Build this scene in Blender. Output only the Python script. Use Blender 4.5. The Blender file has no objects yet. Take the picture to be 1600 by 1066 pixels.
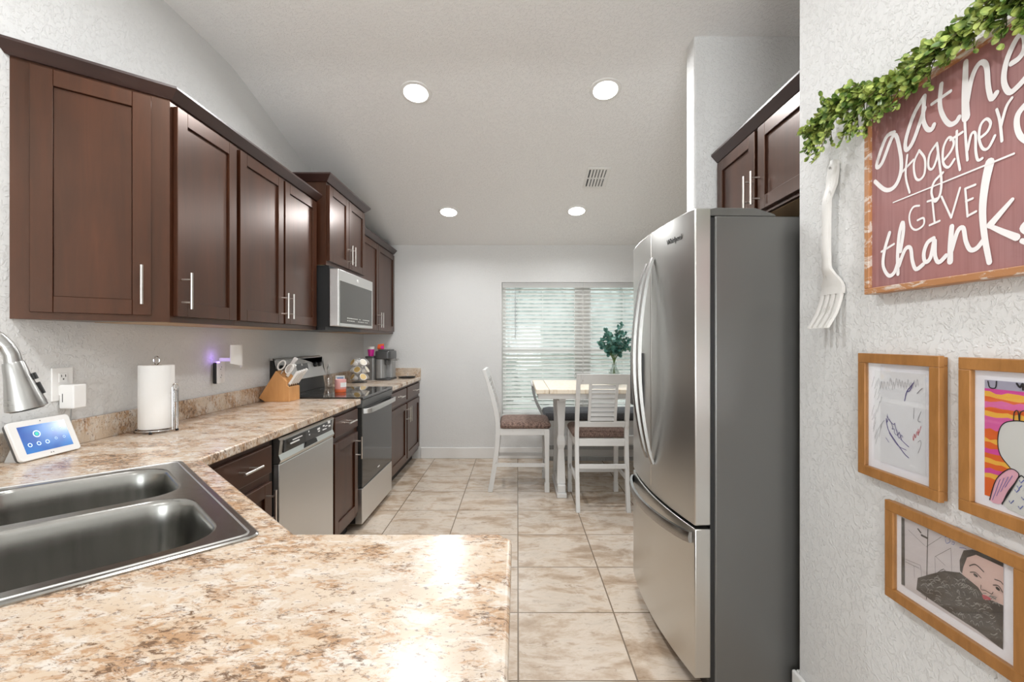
import bpy, bmesh, math, random
from mathutils import Vector, Matrix
random.seed(7)
sc = bpy.context.scene
COL = sc.collection
PI = math.pi
R = math.radians

# ------------------------------------------------------------------ materials
MATS = {}
def nt(name):
    m = bpy.data.materials.new(name); m.use_nodes = True
    n = m.node_tree; b = n.nodes['Principled BSDF']
    MATS[name] = m
    return m, n, b
def lk(n, a, b): n.links.new(a, b)
def pin(b, **k):
    for key, v in k.items():
        b.inputs[key.replace('_', ' ')].default_value = v
def flat(name, col, rough=0.5, metal=0.0, **k):
    m, n, b = nt(name)
    pin(b, Base_Color=(*col, 1), Roughness=rough, Metallic=metal)
    for key, v in k.items(): b.inputs[key.replace('_', ' ')].default_value = v
    return m
def coords(n, scale=(1, 1, 1), loc=(0, 0, 0), rot=(0, 0, 0)):
    t = n.nodes.new('ShaderNodeTexCoord'); mp = n.nodes.new('ShaderNodeMapping')
    mp.inputs['Scale'].default_value = scale; mp.inputs['Location'].default_value = loc; mp.inputs['Rotation'].default_value = rot
    lk(n, t.outputs['Object'], mp.inputs['Vector']); return mp.outputs[0]
def noise(n, vec, scale, detail=4, rough=0.5, dist=0.0):
    t = n.nodes.new('ShaderNodeTexNoise'); t.inputs['Scale'].default_value = scale
    t.inputs['Detail'].default_value = detail; t.inputs['Roughness'].default_value = rough; t.inputs['Distortion'].default_value = dist
    lk(n, vec, t.inputs['Vector']); return t.outputs['Fac']
def ramp(n, fac, stops):
    r = n.nodes.new('ShaderNodeValToRGB'); e = r.color_ramp.elements
    while len(e) < len(stops): e.new(0.5)
    for i, (p, c) in enumerate(stops):
        e[i].position = p; e[i].color = (*c, 1) if len(c) == 3 else c
    lk(n, fac, r.inputs['Fac']); return r.outputs['Color']
def mixc(n, fac, a, b, mode='MIX'):
    m = n.nodes.new('ShaderNodeMix'); m.data_type = 'RGBA'; m.blend_type = mode
    for sock, v in ((m.inputs[0], fac), (m.inputs[6], a), (m.inputs[7], b)):
        if hasattr(v, 'is_linked'): lk(n, v, sock)
        else: sock.default_value = v if isinstance(v, (int, float)) else (*v, 1)
    return m.outputs[2]
def bump(n, b, h, strength=0.3, dist=0.002):
    bp = n.nodes.new('ShaderNodeBump'); bp.inputs['Strength'].default_value = strength; bp.inputs['Distance'].default_value = dist
    lk(n, h, bp.inputs['Height']); lk(n, bp.outputs[0], b.inputs['Normal'])

def plaster(name, col, strength, scale=38, dist=0.004):
    m, n, b = nt(name)
    pin(b, Base_Color=(*col, 1), Roughness=0.75)
    v = coords(n)
    a = noise(n, v, scale, 4, 0.6, 0.9)
    h = ramp(n, a, [(0.50, (0, 0, 0)), (0.62, (1, 1, 1))])
    bump(n, b, h, strength, dist)
    return m
M_WALL = plaster('wall_paint', (0.72, 0.72, 0.71), 0.62, 62, 0.0024)
M_CEIL = plaster('ceiling_paint', (0.90, 0.895, 0.885), 0.6, 60, 0.003)
M_TRIM = flat('trim_white', (0.78, 0.77, 0.75), 0.4)

def wood(name, c1, c2, rough=0.3, coat=0.3, scale=(26, 26, 2.2), ior=1.5, tint=(1, 1, 1)):
    m, n, b = nt(name)
    v = coords(n, scale)
    a = noise(n, v, 1.0, 6, 0.6, 0.5)
    v2 = coords(n, (3.5, 3.5, 1.6)); c = noise(n, v2, 1.6, 3, 0.5)
    mx = n.nodes.new('ShaderNodeMath'); mx.operation = 'MULTIPLY_ADD'; mx.inputs[1].default_value = 0.55
    lk(n, a, mx.inputs[0])
    m2 = n.nodes.new('ShaderNodeMath'); m2.operation = 'MULTIPLY'; m2.inputs[1].default_value = 0.45
    lk(n, c, m2.inputs[0]); lk(n, m2.outputs[0], mx.inputs[2])
    col = ramp(n, mx.outputs[0], [(0.3, c1), (0.7, c2)])
    lk(n, col, b.inputs['Base Color']); pin(b, Roughness=rough, Coat_Weight=coat, Coat_Roughness=0.3, IOR=ior); b.inputs['Specular Tint'].default_value = (*tint, 1)
    return m
M_CAB = wood('dark_cherry_wood', (0.012, 0.0036, 0.0017), (0.058, 0.0165, 0.0062), 0.32, 0.12, (26, 26, 2.2), 1.58, (1, 0.66, 0.50))
M_CABH = wood('dark_cherry_wood_across', (0.012, 0.0036, 0.0017), (0.058, 0.0165, 0.0062), 0.32, 0.12, (2.2, 26, 26), 1.58, (1, 0.66, 0.50))
M_CROWN = wood('dark_crown_wood', (0.028, 0.012, 0.010), (0.05, 0.021, 0.016), 0.4, 0.3, (2, 2, 26))
M_UNDER = flat('cabinet_underside', (0.45, 0.30, 0.17), 0.5)
M_TOE = flat('toe_kick_black', (0.015, 0.012, 0.010), 0.6)
M_OAK = wood('honey_oak_frame', (0.25, 0.105, 0.022), (0.44, 0.20, 0.055), 0.45, 0.1, (60, 60, 14))
M_BLOCK = wood('bamboo_block', (0.55, 0.25, 0.075), (0.72, 0.38, 0.15), 0.45, 0.1, (30, 30, 6))
M_NICKEL = flat('brushed_nickel', (0.72, 0.69, 0.65), 0.28, 1.0)
M_CHROME = flat('chrome', (0.6, 0.6, 0.6), 0.12, 1.0)
M_BLACK = flat('black_plastic', (0.012, 0.012, 0.012), 0.4)
M_BLKGLASS = flat('black_glass', (0.014, 0.014, 0.014), 0.05, 0.0, Coat_Weight=0.4, Coat_Roughness=0.03)
M_OVENGLASS = flat('oven_glass', (0.05, 0.05, 0.048), 0.1, 0.35)
M_WHITE = flat('white_plastic', (0.82, 0.81, 0.79), 0.35)
M_PAPER = flat('paper_towel_white', (0.88, 0.87, 0.85), 0.95)
M_DKGREY = flat('dark_grey_plastic', (0.09, 0.09, 0.088), 0.35)

def steel(name, col, rough, sc_=(1.5, 1.5, 140), amt=0.06, bmp=0.02):
    m, n, b = nt(name)
    v = coords(n, sc_); a = noise(n, v, 1.0, 3)
    r = n.nodes.new('ShaderNodeMapRange'); r.inputs[3].default_value = rough - amt; r.inputs[4].default_value = rough + amt
    lk(n, a, r.inputs[0]); lk(n, r.outputs[0], b.inputs['Roughness'])
    pin(b, Base_Color=(*col, 1), Metallic=1.0)
    if bmp: bump(n, b, a, bmp, 0.001)
    return m
M_STEEL = steel('stainless_steel', (0.43, 0.425, 0.41), 0.28, (4,4,60), 0.03, 0)
M_STEELB = steel('bright_stainless_steel', (0.70, 0.695, 0.68), 0.36, (2,2,90), 0.04, 0)
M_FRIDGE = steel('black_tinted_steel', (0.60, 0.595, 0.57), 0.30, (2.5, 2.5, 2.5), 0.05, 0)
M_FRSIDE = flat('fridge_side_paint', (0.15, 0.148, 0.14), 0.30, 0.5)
M_SINK = steel('sink_steel', (0.33, 0.325, 0.305), 0.24, (60, 60, 3), 0.05, 0.01)
M_HANDLE = flat('satin_handle', (0.36, 0.355, 0.345), 0.25, 1.0)

# granite laminate
def granite():
    m, n, b = nt('granite_laminate')
    def blend(va, vb, k):
        q = n.nodes.new('ShaderNodeMath'); q.operation = 'MULTIPLY'; q.inputs[1].default_value = k; lk(n, vb, q.inputs[0])
        p = n.nodes.new('ShaderNodeMath'); p.operation = 'MULTIPLY_ADD'; p.inputs[1].default_value = 1 - k; lk(n, va, p.inputs[0]); lk(n, q.outputs[0], p.inputs[2]); return p.outputs[0]
    def V_(loc, sy=1.5, r=0.5): return coords(n, (1, sy, 1), loc, (0, 0, r))
    big = noise(n, V_((0, 0, 0)), 4.0, 5, 0.6, 0.5)
    base = ramp(n, big, [(0.34, (0.56, 0.43, 0.31)), (0.52, (0.62, 0.51, 0.40)), (0.66, (0.54, 0.445, 0.355))])
    w = noise(n, V_((5, 2, 1)), 15, 8, 0.7, 0.6)
    c = mixc(n, ramp(n, w, [(0.50, (0, 0, 0)), (0.60, (1, 1, 1))]), base, (0.67, 0.61, 0.54))
    clus = noise(n, V_((2, 2, 2)), 7, 3, 0.5, 0.4)
    o = blend(noise(n, V_((1, 4, 3), 2.0), 34, 10, 0.76, 0.6), clus, 0.36)
    c = mixc(n, ramp(n, o, [(0.505, (0, 0, 0)), (0.565, (0.8, 0.8, 0.8))]), c, (0.42, 0.235, 0.115))
    d = blend(noise(n, V_((7, 3, 8), 1.9), 60, 12, 0.78, 0.7), clus, 0.28)
    c = mixc(n, ramp(n, d, [(0.535, (0, 0, 0)), (0.58, (1, 1, 1))]), c, (0.17, 0.105, 0.065))
    e = noise(n, V_((9, 9, 1), 1.6), 85, 6, 0.7, 0.3)
    c = mixc(n, ramp(n, e, [(0.59, (0, 0, 0)), (0.65, (1, 1, 1))]), c, (0.27, 0.22, 0.19))
    lk(n, c, b.inputs['Base Color']); pin(b, Roughness=0.23, Specular_IOR_Level=0.38)
    return m
M_GRAN = granite()

def tilefloor():
    m, n, b = nt('travertine_floor_tile')
    v = coords(n, (1, 1, 1), (-0.003 + 0.467 * 8, -2.269 + 0.4555 * 20, 0))
    br = n.nodes.new('ShaderNodeTexBrick'); br.offset = 0; br.squash = 1
    br.inputs['Scale'].default_value = 1; br.inputs['Mortar Size'].default_value = 0.0035; br.inputs['Mortar Smooth'].default_value = 0.1
    br.inputs['Brick Width'].default_value = 0.467; br.inputs['Row Height'].default_value = 0.4555; br.inputs['Bias'].default_value = 0
    br.inputs['Color1'].default_value = (0.0, 0.0, 0.0, 1); br.inputs['Color2'].default_value = (1, 1, 1, 1); br.inputs['Mortar'].default_value = (0.5, 0.5, 0.5, 1)
    lk(n, v, br.inputs['Vector'])
    vv = coords(n, (1, 1.9, 1))
    # offset noise per tile
    ad = n.nodes.new('ShaderNodeVectorMath'); ad.operation = 'MULTIPLY_ADD'; ad.inputs[1].default_value = (7, 7, 7)
    lk(n, br.outputs['Color'], ad.inputs[0]); lk(n, vv, ad.inputs[2])
    a = noise(n, ad.outputs[0], 3.6, 10, 0.68, 0.4)
    c = ramp(n, a, [(0.32, (0.31, 0.215, 0.14)), (0.45, (0.48, 0.375, 0.28)), (0.54, (0.60, 0.51, 0.42)), (0.62, (0.54, 0.46, 0.38)), (0.72, (0.42, 0.31, 0.22))])
    a2 = noise(n, ad.outputs[0], 11, 10, 0.78, 0.6)
    k = ramp(n, a2, [(0.555, (0, 0, 0)), (0.66, (0.9, 0.9, 0.9))])
    c = mixc(n, k, c, (0.30, 0.22, 0.155))
    c = mixc(n, br.outputs['Fac'], c, (0.17, 0.125, 0.085))
    lk(n, c, b.inputs['Base Color']); pin(b, Roughness=0.27)
    inv = n.nodes.new('ShaderNodeMath'); inv.operation = 'SUBTRACT'; inv.inputs[0].default_value = 1; lk(n, br.outputs['Fac'], inv.inputs[1])
    ma = n.nodes.new('ShaderNodeMath'); ma.operation = 'MULTIPLY_ADD'; ma.inputs[1].default_value = 0.25
    lk(n, a, ma.inputs[0]); lk(n, inv.outputs[0], ma.inputs[2])
    bump(n, b, ma.outputs[0], 0.3, 0.002)
    return m
M_TILE = tilefloor()

def distressed(name, white, under, thr=0.62, sc_=(20, 20, 4)):
    m, n, b = nt(name)
    a = noise(n, coords(n, sc_), 1.6, 6, 0.7, 0.6)
    f = ramp(n, a, [(thr - 0.03, (0, 0, 0)), (thr + 0.05, (1, 1, 1))])
    c = mixc(n, f, white, under)
    lk(n, c, b.inputs['Base Color']); pin(b, Roughness=0.5)
    return m
M_CHAIR = distressed('whitewashed_wood', (0.66, 0.655, 0.64), (0.42, 0.39, 0.35), 0.66)
M_CHAIRD = distressed('grey_washed_wood', (0.30, 0.30, 0.29), (0.2, 0.19, 0.18), 0.6)
M_TTOP = distressed('cream_table_top', (0.74, 0.66, 0.54), (0.60, 0.48, 0.34), 0.56)
M_SIGNFR = distressed('rustic_sign_frame', (0.42, 0.19, 0.075), (0.62, 0.53, 0.46), 0.54, (30, 9, 30))
M_FORK = distressed('white_worn_fork', (0.70, 0.685, 0.655), (0.50, 0.475, 0.44), 0.62, (30, 30, 10))

def fabric(name, c1, c2, sc_=90):
    m, n, b = nt(name)
    a = noise(n, coords(n, (3, 1, 1)), sc_, 3, 0.7)
    lk(n, ramp(n, a, [(0.4, c1), (0.6, c2)]), b.inputs['Base Color']); pin(b, Roughness=0.95)
    bump(n, b, a, 0.4, 0.002); return m
M_SEAT = fabric('brown_tweed', (0.08, 0.05, 0.04), (0.27, 0.18, 0.145), 60)
M_BENCH = fabric('charcoal_tweed', (0.045, 0.045, 0.05), (0.10, 0.10, 0.105))

def signboard():
    m, n, b = nt('mauve_sign_board')
    a = noise(n, coords(n, (3, 130, 3)), 1.0, 4, 0.6)
    c = noise(n, coords(n), 6, 3)
    col = ramp(n, a, [(0.3, (0.25, 0.105, 0.10)), (0.7, (0.37, 0.19, 0.185))])
    col2 = mixc(n, ramp(n, c, [(0.4, (0, 0, 0)), (0.65, (1, 1, 1))]), col, (0.36, 0.16, 0.15))
    lk(n, col2, b.inputs['Base Color']); pin(b, Roughness=0.55); return m
M_SIGN = signboard()
M_LETTER = flat('white_lettering', (0.84, 0.81, 0.80), 0.6)

def leafmat(name, c1, c2, sc_=40):
    m, n, b = nt(name)
    a = noise(n, coords(n), sc_, 2)
    lk(n, ramp(n, a, [(0.4, c1), (0.62, c2)]), b.inputs['Base Color']); pin(b, Roughness=0.45, Subsurface_Weight=0.0)
    return m
M_LEAF = leafmat('boxwood_leaf', (0.08, 0.16, 0.02), (0.42, 0.50, 0.12), 46)
M_EUC = leafmat('eucalyptus_leaf', (0.02, 0.11, 0.09), (0.13, 0.29, 0.24), 30)
M_STEM = flat('brown_stem', (0.10, 0.075, 0.035), 0.6)
M_GSTEM = flat('green_stem', (0.10, 0.17, 0.05), 0.5)

def thinglass(name, tint=(1, 1, 1), gloss=0.08):
    m = bpy.data.materials.new(name); m.use_nodes = True; n = m.node_tree; n.nodes.clear()
    o = n.nodes.new('ShaderNodeOutputMaterial'); t = n.nodes.new('ShaderNodeBsdfTransparent'); g = n.nodes.new('ShaderNodeBsdfGlossy'); x = n.nodes.new('ShaderNodeMixShader')
    t.inputs[0].default_value = (*tint, 1); g.inputs['Roughness'].default_value = 0.03
    lw = n.nodes.new('ShaderNodeLayerWeight'); lw.inputs[0].default_value = 0.25
    mm = n.nodes.new('ShaderNodeMath'); mm.operation = 'MULTIPLY_ADD'; mm.inputs[1].default_value = 0.16; mm.inputs[2].default_value = gloss * 0.5
    lk(n, lw.outputs['Fresnel'], mm.inputs[0]); lk(n, mm.outputs[0], x.inputs[0]); lk(n, t.outputs[0], x.inputs[1]); lk(n, g.outputs[0], x.inputs[2]); lk(n, x.outputs[0], o.inputs[0])
    return m
M_GLASS = thinglass('clear_glass', (0.99, 0.995, 0.995))
M_GLASSV = thinglass('vase_glass', (0.9, 0.93, 0.92), 0.2)
def emit(name, col, s):
    m, n, b = nt(name); pin(b, Base_Color=(*col, 1), Emission_Color=(*col, 1), Emission_Strength=s, Roughness=0.4); return m
M_LED = emit('led_lens', (1, 0.97, 0.92), 9)
def slat_mat():
    m, n, b = nt('blind_slat_white'); pin(b, Base_Color=(0.88, 0.875, 0.86, 1), Roughness=0.5)
    tr_ = n.nodes.new('ShaderNodeBsdfTranslucent'); tr_.inputs[0].default_value = (0.9, 0.9, 0.88, 1); x = n.nodes.new('ShaderNodeMixShader'); x.inputs[0].default_value = 0.5
    lk(n, b.outputs[0], x.inputs[1]); lk(n, tr_.outputs[0], x.inputs[2]); lk(n, x.outputs[0], n.nodes['Material Output'].inputs[0]); return m
M_SLAT = slat_mat()

# ------------------------------------------------------------------ mesh builder
class MB:
    def __init__(s): s.v = []; s.f = []
    def add(s, vs, fs):
        k = len(s.v); s.v += [tuple(p) for p in vs]; s.f += [tuple(i + k for i in q) for q in fs]; return s
    def box(s, x0, x1, y0, y1, z0, z1):
        v = [(x, y, z) for z in (z0, z1) for y in (y0, y1) for x in (x0, x1)]
        return s.add(v, [(0, 2, 3, 1), (4, 5, 7, 6), (0, 1, 5, 4), (2, 6, 7, 3), (0, 4, 6, 2), (1, 3, 7, 5)])
    def hexa(s, lo, hi):          # two quads of 4 points each
        return s.add(list(lo) + list(hi), [(3, 2, 1, 0), (4, 5, 6, 7), (0, 1, 5, 4), (1, 2, 6, 5), (2, 3, 7, 6), (3, 0, 4, 7)])
    def prism(s, pts, a, b, axis='z'):   # pts 2-D closed profile; extruded a..b along axis
        def P(p, t): return {'z': (p[0], p[1], t), 'y': (p[0], t, p[1]), 'x': (t, p[0], p[1])}[axis]
        n = len(pts); v = [P(p, a) for p in pts] + [P(p, b) for p in pts]
        return s.add(v, [tuple(range(n))[::-1], tuple(range(n, 2 * n))] + [(i, (i + 1) % n, n + (i + 1) % n, n + i) for i in range(n)])
    def loft(s, rings, cap=True, closed=True):
        n = len(rings[0]); v = [p for r in rings for p in r]; f = []
        for j in range(len(rings) - 1):
            for i in range(n if closed else n - 1):
                f.append((j * n + i, j * n + (i + 1) % n, (j + 1) * n + (i + 1) % n, (j + 1) * n + i))
        if cap: f += [tuple(range(n))[::-1], tuple(range((len(rings) - 1) * n, len(rings) * n))]
        return s.add(v, f)
    def lathe(s, prof, c=(0, 0, 0), n=24, axis='z', cap=True):
        rings = []
        for r, h in prof:
            r = max(r, 1e-4); ring = []
            for i in range(n):
                a = 2 * PI * i / n; u, w = r * math.cos(a), r * math.sin(a)
                ring.append({'z': (c[0] + u, c[1] + w, c[2] + h), 'y': (c[0] + w, c[1] + h, c[2] + u), 'x': (c[0] + h, c[1] + u, c[2] + w)}[axis])
            rings.append(ring)
        return s.loft(rings, cap)
    def tube(s, path, r, n=10, cap=True, flat_=None):
        P = [Vector(p) for p in path]; rings = []
        t0 = (P[1] - P[0]).normalized(); up = Vector((0, 0, 1)) if abs(t0.z) < 0.9 else Vector((1, 0, 0))
        nrm = t0.cross(up).normalized()
        for i, p in enumerate(P):
            t = ((P[min(i + 1, len(P) - 1)] - P[max(i - 1, 0)])).normalized()
            nrm = (nrm - t * nrm.dot(t)).normalized(); bi = t.cross(nrm)
            rr = r[i] if isinstance(r, (list, tuple)) else r
            rings.append([p + nrm * rr * math.cos(2 * PI * k / n) + bi * rr * math.sin(2 * PI * k / n) for k in range(n)])
        return s.loft(rings, cap)
    def cyl(s, a, b, r, n=14): return s.tube([a, b], r, n)
    def build(s, name, mat, parent=None, smooth=True, bevel=0, seg=2, ang=35, loc=None, rz=0):
        me = bpy.data.meshes.new(name); me.from_pydata(s.v, [], s.f); me.update()
        bm = bmesh.new(); bm.from_mesh(me); bmesh.ops.recalc_face_normals(bm, faces=bm.faces); bm.to_mesh(me); bm.free()
        if smooth:
            me.polygons.foreach_set('use_smooth', [True] * len(me.polygons)); me.set_sharp_from_angle(angle=R(ang))
        me.materials.append(mat)
        o = bpy.data.objects.new(name, me); COL.objects.link(o)
        if parent: o.parent = parent
        if loc: o.location = loc
        if rz: o.rotation_euler.z = rz
        if bevel:
            m = o.modifiers.new('bevel', 'BEVEL'); m.width = bevel; m.segments = seg; m.limit_method = 'ANGLE'; m.angle_limit = R(30)
            m.harden_normals = False
        return o
def tag(o, label=None, cat=None, group=None, kind=None):
    if label: o['label'] = label
    if cat: o['category'] = cat
    if group: o['group'] = group
    if kind: o['kind'] = kind
    return o
def thing(name, label, cat, loc=(0, 0, 0), rz=0, group=None):
    o = bpy.data.objects.new(name, None); COL.objects.link(o); o.location = loc; o.rotation_euler = (0, 0, rz); o.empty_display_size = 0.05
    return tag(o, label, cat, group)
def struct(name, mb, mat, **k):
    o = mb.build(name, mat, **k)
    if not k.get('parent'): o['kind'] = 'structure'
    return o
def smooth_path(pts, sub=6, closed=False):
    P = [Vector(p) for p in pts]; out = []; n = len(P)
    rng = range(n if closed else n - 1)
    for i in rng:
        p0, p1, p2, p3 = (P[(i - 1) % n] if closed or i > 0 else P[0]), P[i], P[(i + 1) % n], (P[(i + 2) % n] if closed or i + 2 < n else P[-1])
        for k in range(sub):
            t = k / sub
            out.append(0.5 * ((2 * p1) + (p2 - p0) * t + (2 * p0 - 5 * p1 + 4 * p2 - p3) * t * t + (3 * p1 - p0 - 3 * p2 + p3) * t ** 3))
    if not closed: out.append(P[-1])
    return out
def rrect(x0, x1, y0, y1, r, n=5):
    pts = []
    for cx, cy, a0 in ((x1 - r, y1 - r, 0), (x0 + r, y1 - r, 90), (x0 + r, y0 + r, 180), (x1 - r, y0 + r, 270)):
        for k in range(n + 1):
            a = R(a0 + 90 * k / n); pts.append((cx + r * math.cos(a), cy + r * math.sin(a)))
    return pts
def text(name, s, size, mat, parent, loc, rot, ext=0.0005):
    c = bpy.data.curves.new(name, 'FONT'); c.body = s; c.size = size; c.extrude = ext; c.align_x = 'CENTER'; c.align_y = 'CENTER'
    c.materials.append(mat); tmp = bpy.data.objects.new('tmp', c); COL.objects.link(tmp); bpy.context.view_layer.update()
    me = bpy.data.meshes.new_from_object(tmp.evaluated_get(bpy.context.evaluated_depsgraph_get())); bpy.data.objects.remove(tmp)
    if not me.materials: me.materials.append(mat)
    o = bpy.data.objects.new(name, me); COL.objects.link(o); o.parent = parent; o.location = loc; o.rotation_euler = rot
    return o

# ------------------------------------------------------------------ room measures (metres; camera stands over the origin)
WX = -1.735; BY = 5.24; EYE = 1.33; F = 725.0
FOLD = 2.83; CZ0 = 3.0; SL = (3.0 - 2.41) / (BY - FOLD)
RX = 1.021; REND = 1.687; SX = 0.969; SY0 = 2.545; SY1 = 2.665
CT = 0.925; CTH = 0.038; CF = -1.09
DX = 3.2; REAR = -3.2

struct('floor', MB().box(WX, DX, REAR, BY, -0.1, 0), M_TILE, smooth=False)
struct('wall_left', MB().box(WX - 0.12, WX, REAR, BY + 0.12, 0, 3.1), M_WALL, smooth=False)
wb = MB(); W0, W1, WM0, WM1, WZ0, WZ1 = -0.177, 1.67, 0.70, 0.79, 0.49, 1.99
wb.box(WX, W0, BY, BY + 0.14, 0, 3.1).box(W1, DX, BY, BY + 0.14, 0, 3.1).box(W0, W1, BY, BY + 0.14, 0, WZ0).box(W0, W1, BY, BY + 0.14, WZ1, 3.1)
struct('wall_back', wb, M_WALL, smooth=False)
struct('wall_right', MB().box(RX, RX + 0.12, REAR, REND, 0, 3.1), M_WALL, smooth=False, bevel=0.012, seg=3)
al = MB().box(RX + 0.12, 1.8, REND - 0.12, REND, 0, 3.1).box(1.68, 1.8, REND, SY0, 0, 3.1)
struct('wall_alcove', al, M_WALL, smooth=False)
struct('wall_partition', MB().box(SX, DX, SY0, SY1, 0, 3.1), M_WALL, smooth=False, bevel=0.012, seg=3)
struct('wall_dining', MB().box(DX, DX + 0.12, SY1, BY, 0, 3.1), M_WALL, smooth=False)
# rear wall behind the camera; unseen sliding door opening added to let light in
rw = MB().box(WX, -1.3, REAR - 0.12, REAR, 0, 3.1).box(0.75, RX, REAR - 0.12, REAR, 0, 3.1).box(-1.3, 0.75, REAR - 0.12, REAR, 2.15, 3.1)
struct('wall_rear', rw, M_WALL, smooth=False)
d1 = struct('added_door_1', MB().box(-1.3, -1.25, REAR - 0.09, REAR - 0.03, 0, 2.15).box(0.70, 0.75, REAR - 0.09, REAR - 0.03, 0, 2.15).box(-1.25, 0.70, REAR - 0.09, REAR - 0.03, 2.10, 2.15).box(-1.25, 0.70, REAR - 0.09, REAR - 0.03, 0, 0.05).box(-0.30, -0.24, REAR - 0.09, REAR - 0.03, 0.05, 2.10), M_TRIM, smooth=False)
MB().box(-1.25, -0.30, REAR - 0.063, REAR - 0.057, 0.05, 2.10).box(-0.24, 0.70, REAR - 0.063, REAR - 0.057, 0.05, 2.10).build('door_glass', M_GLASS, d1, smooth=False)

ce = MB(); prof = [(REAR - 0.12, CZ0), (FOLD - 0.12, CZ0), (FOLD, CZ0 - 0.006), (FOLD + 0.12, CZ0 - 0.12 * SL), (BY + 0.14, CZ0 - (BY + 0.14 - FOLD) * SL), (BY + 0.14, 3.35), (REAR - 0.12, 3.35)]
struct('ceiling', ce.prism(prof, WX - 0.12, DX + 0.12, 'x'), M_CEIL, smooth=True)
def baseprof(name, x0, x1, y0, y1): return struct(name, MB().box(x0, x1, y0, y1, 0, 0.126), M_TRIM, smooth=False, bevel=0.006)
baseprof('baseboard_back', CF + 0.0, DX, BY - 0.014, BY)
bb = MB().box(RX - 0.016, RX, -3.0, REND + 0.016, 0, 0.126).box(RX, 1.1, REND, REND + 0.016, 0, 0.126)
struct('baseboard_right', bb, M_TRIM, smooth=False, bevel=0.006)
baseprof('baseboard_partition', SX - 0.014, SX, SY0, SY1)

# windows, frames, sills
for i, (a, b_) in enumerate(((W0, WM0), (WM1, W1))):
    t = 0.045; y0, y1 = BY + 0.075, BY + 0.125
    fr = MB().box(a, a + t, y0, y1, WZ0, WZ1).box(b_ - t, b_, y0, y1, WZ0, WZ1).box(a + t, b_ - t, y0, y1, WZ0, WZ0 + t).box(a + t, b_ - t, y0, y1, WZ1 - t, WZ1).box(a + t, b_ - t, y0 - 0.01, y1, 1.185, 1.235)
    w = struct('window_%d' % (i + 1), fr, M_TRIM, smooth=False)
    MB().box(a + t, b_ - t, y0 + 0.02, y0 + 0.024, WZ0 + t, 1.185).box(a + t, b_ - t, y0 + 0.02, y0 + 0.024, 1.235, WZ1 - t).build('window_glass', M_GLASS, w, smooth=False)
struct('trim_1', MB().box(WM0, WM1, BY + 0.06, BY + 0.13, WZ0, WZ1), M_TRIM, smooth=False)
struct('trim_2', MB().box(W0 + 0.001, W1 - 0.001, BY - 0.012, BY + 0.07, WZ0 - 0.02, WZ0 + 0.004), M_TRIM, smooth=False, bevel=0.004)
# outside lawn and hedge
M_GRASS = leafmat('lawn_grass', (0.17, 0.24, 0.16), (0.28, 0.35, 0.25), 12)
tag(MB().box(-12, 14, BY + 0.2, 30, -0.32, -0.3).build('lawn', M_GRASS, smooth=False), 'green lawn seen through the window blinds', 'lawn', kind='structure')
hg = MB()
for i in range(26):
    x = -9 + i * 0.8 + random.uniform(-.2, .2); hg.lathe([(0.1, 0), (0.75, 0.3), (0.8, 2.6 + random.uniform(-.15, .3)), (0.1, 3.8 + random.uniform(-.2, .3))], (x, 12 + random.uniform(-.3, .3), -0.3), 10)
tag(hg.build('hedge', leafmat('hedge_leaves', (0.17, 0.20, 0.18), (0.30, 0.33, 0.31), 5)), 'green hedge outside beyond the lawn, seen between blind slats', 'hedge', kind='stuff')

# ------------------------------------------------------------------ blinds
for i, (a, b_, lab) in enumerate(((W0 + 0.012, 0.738, 'wide white horizontal blind on the left window with a hanging wand'), (0.748, W1 - 0.012, 'white horizontal blind on the right window behind the green bouquet'))):
    bl = thing('window_blind', lab, 'blinds', ((a + b_) / 2, BY + 0.035, WZ0), group='blinds over the dining window')
    hw = (b_ - a) / 2
    MB().box(-hw - 0.004, hw + 0.004, -0.035, -0.02, WZ1 - WZ0 - 0.062, WZ1 - WZ0 - 0.004).box(-hw, hw, -0.02, 0.025, WZ1 - WZ0 - 0.045, WZ1 - WZ0 - 0.004).build('valance', M_SLAT, bl, smooth=False, bevel=0.002)
    s = MB(); z = 0.045
    while z < 1.43:
        dy, dz = 0.0225, 0.0135
        s.hexa([(-hw, -dy, z - dz), (hw, -dy, z - dz), (hw, dy, z + dz), (-hw, dy, z + dz)], [(-hw, -dy, z - dz + .003), (hw, -dy, z - dz + .003), (hw, dy, z + dz + .003), (-hw, dy, z + dz + .003)]); z += 0.0442
    s.build('slats', M_SLAT, bl, smooth=False)
    MB().box(-hw, hw, -0.022, 0.022, 0.006, 0.024).build('bottom_rail', M_SLAT, bl, smooth=False, bevel=0.003)
    lc = MB()
    for q in (-0.8, 0.0, 0.8):
        for yy in (-0.0255, 0.0255): lc.cyl((q * hw, yy, 0.02), (q * hw, yy, 1.45), 0.0012, 5)
    lc.build('ladder_cord', M_SLAT, bl)
    if i == 0: MB().cyl((-hw + 0.14, -0.036, 0.86), (-hw + 0.14, -0.036, 1.44), 0.004, 6).build('tilt_wand', flat('wand_grey', (0.35, 0.35, 0.36), 0.3), bl)

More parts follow.
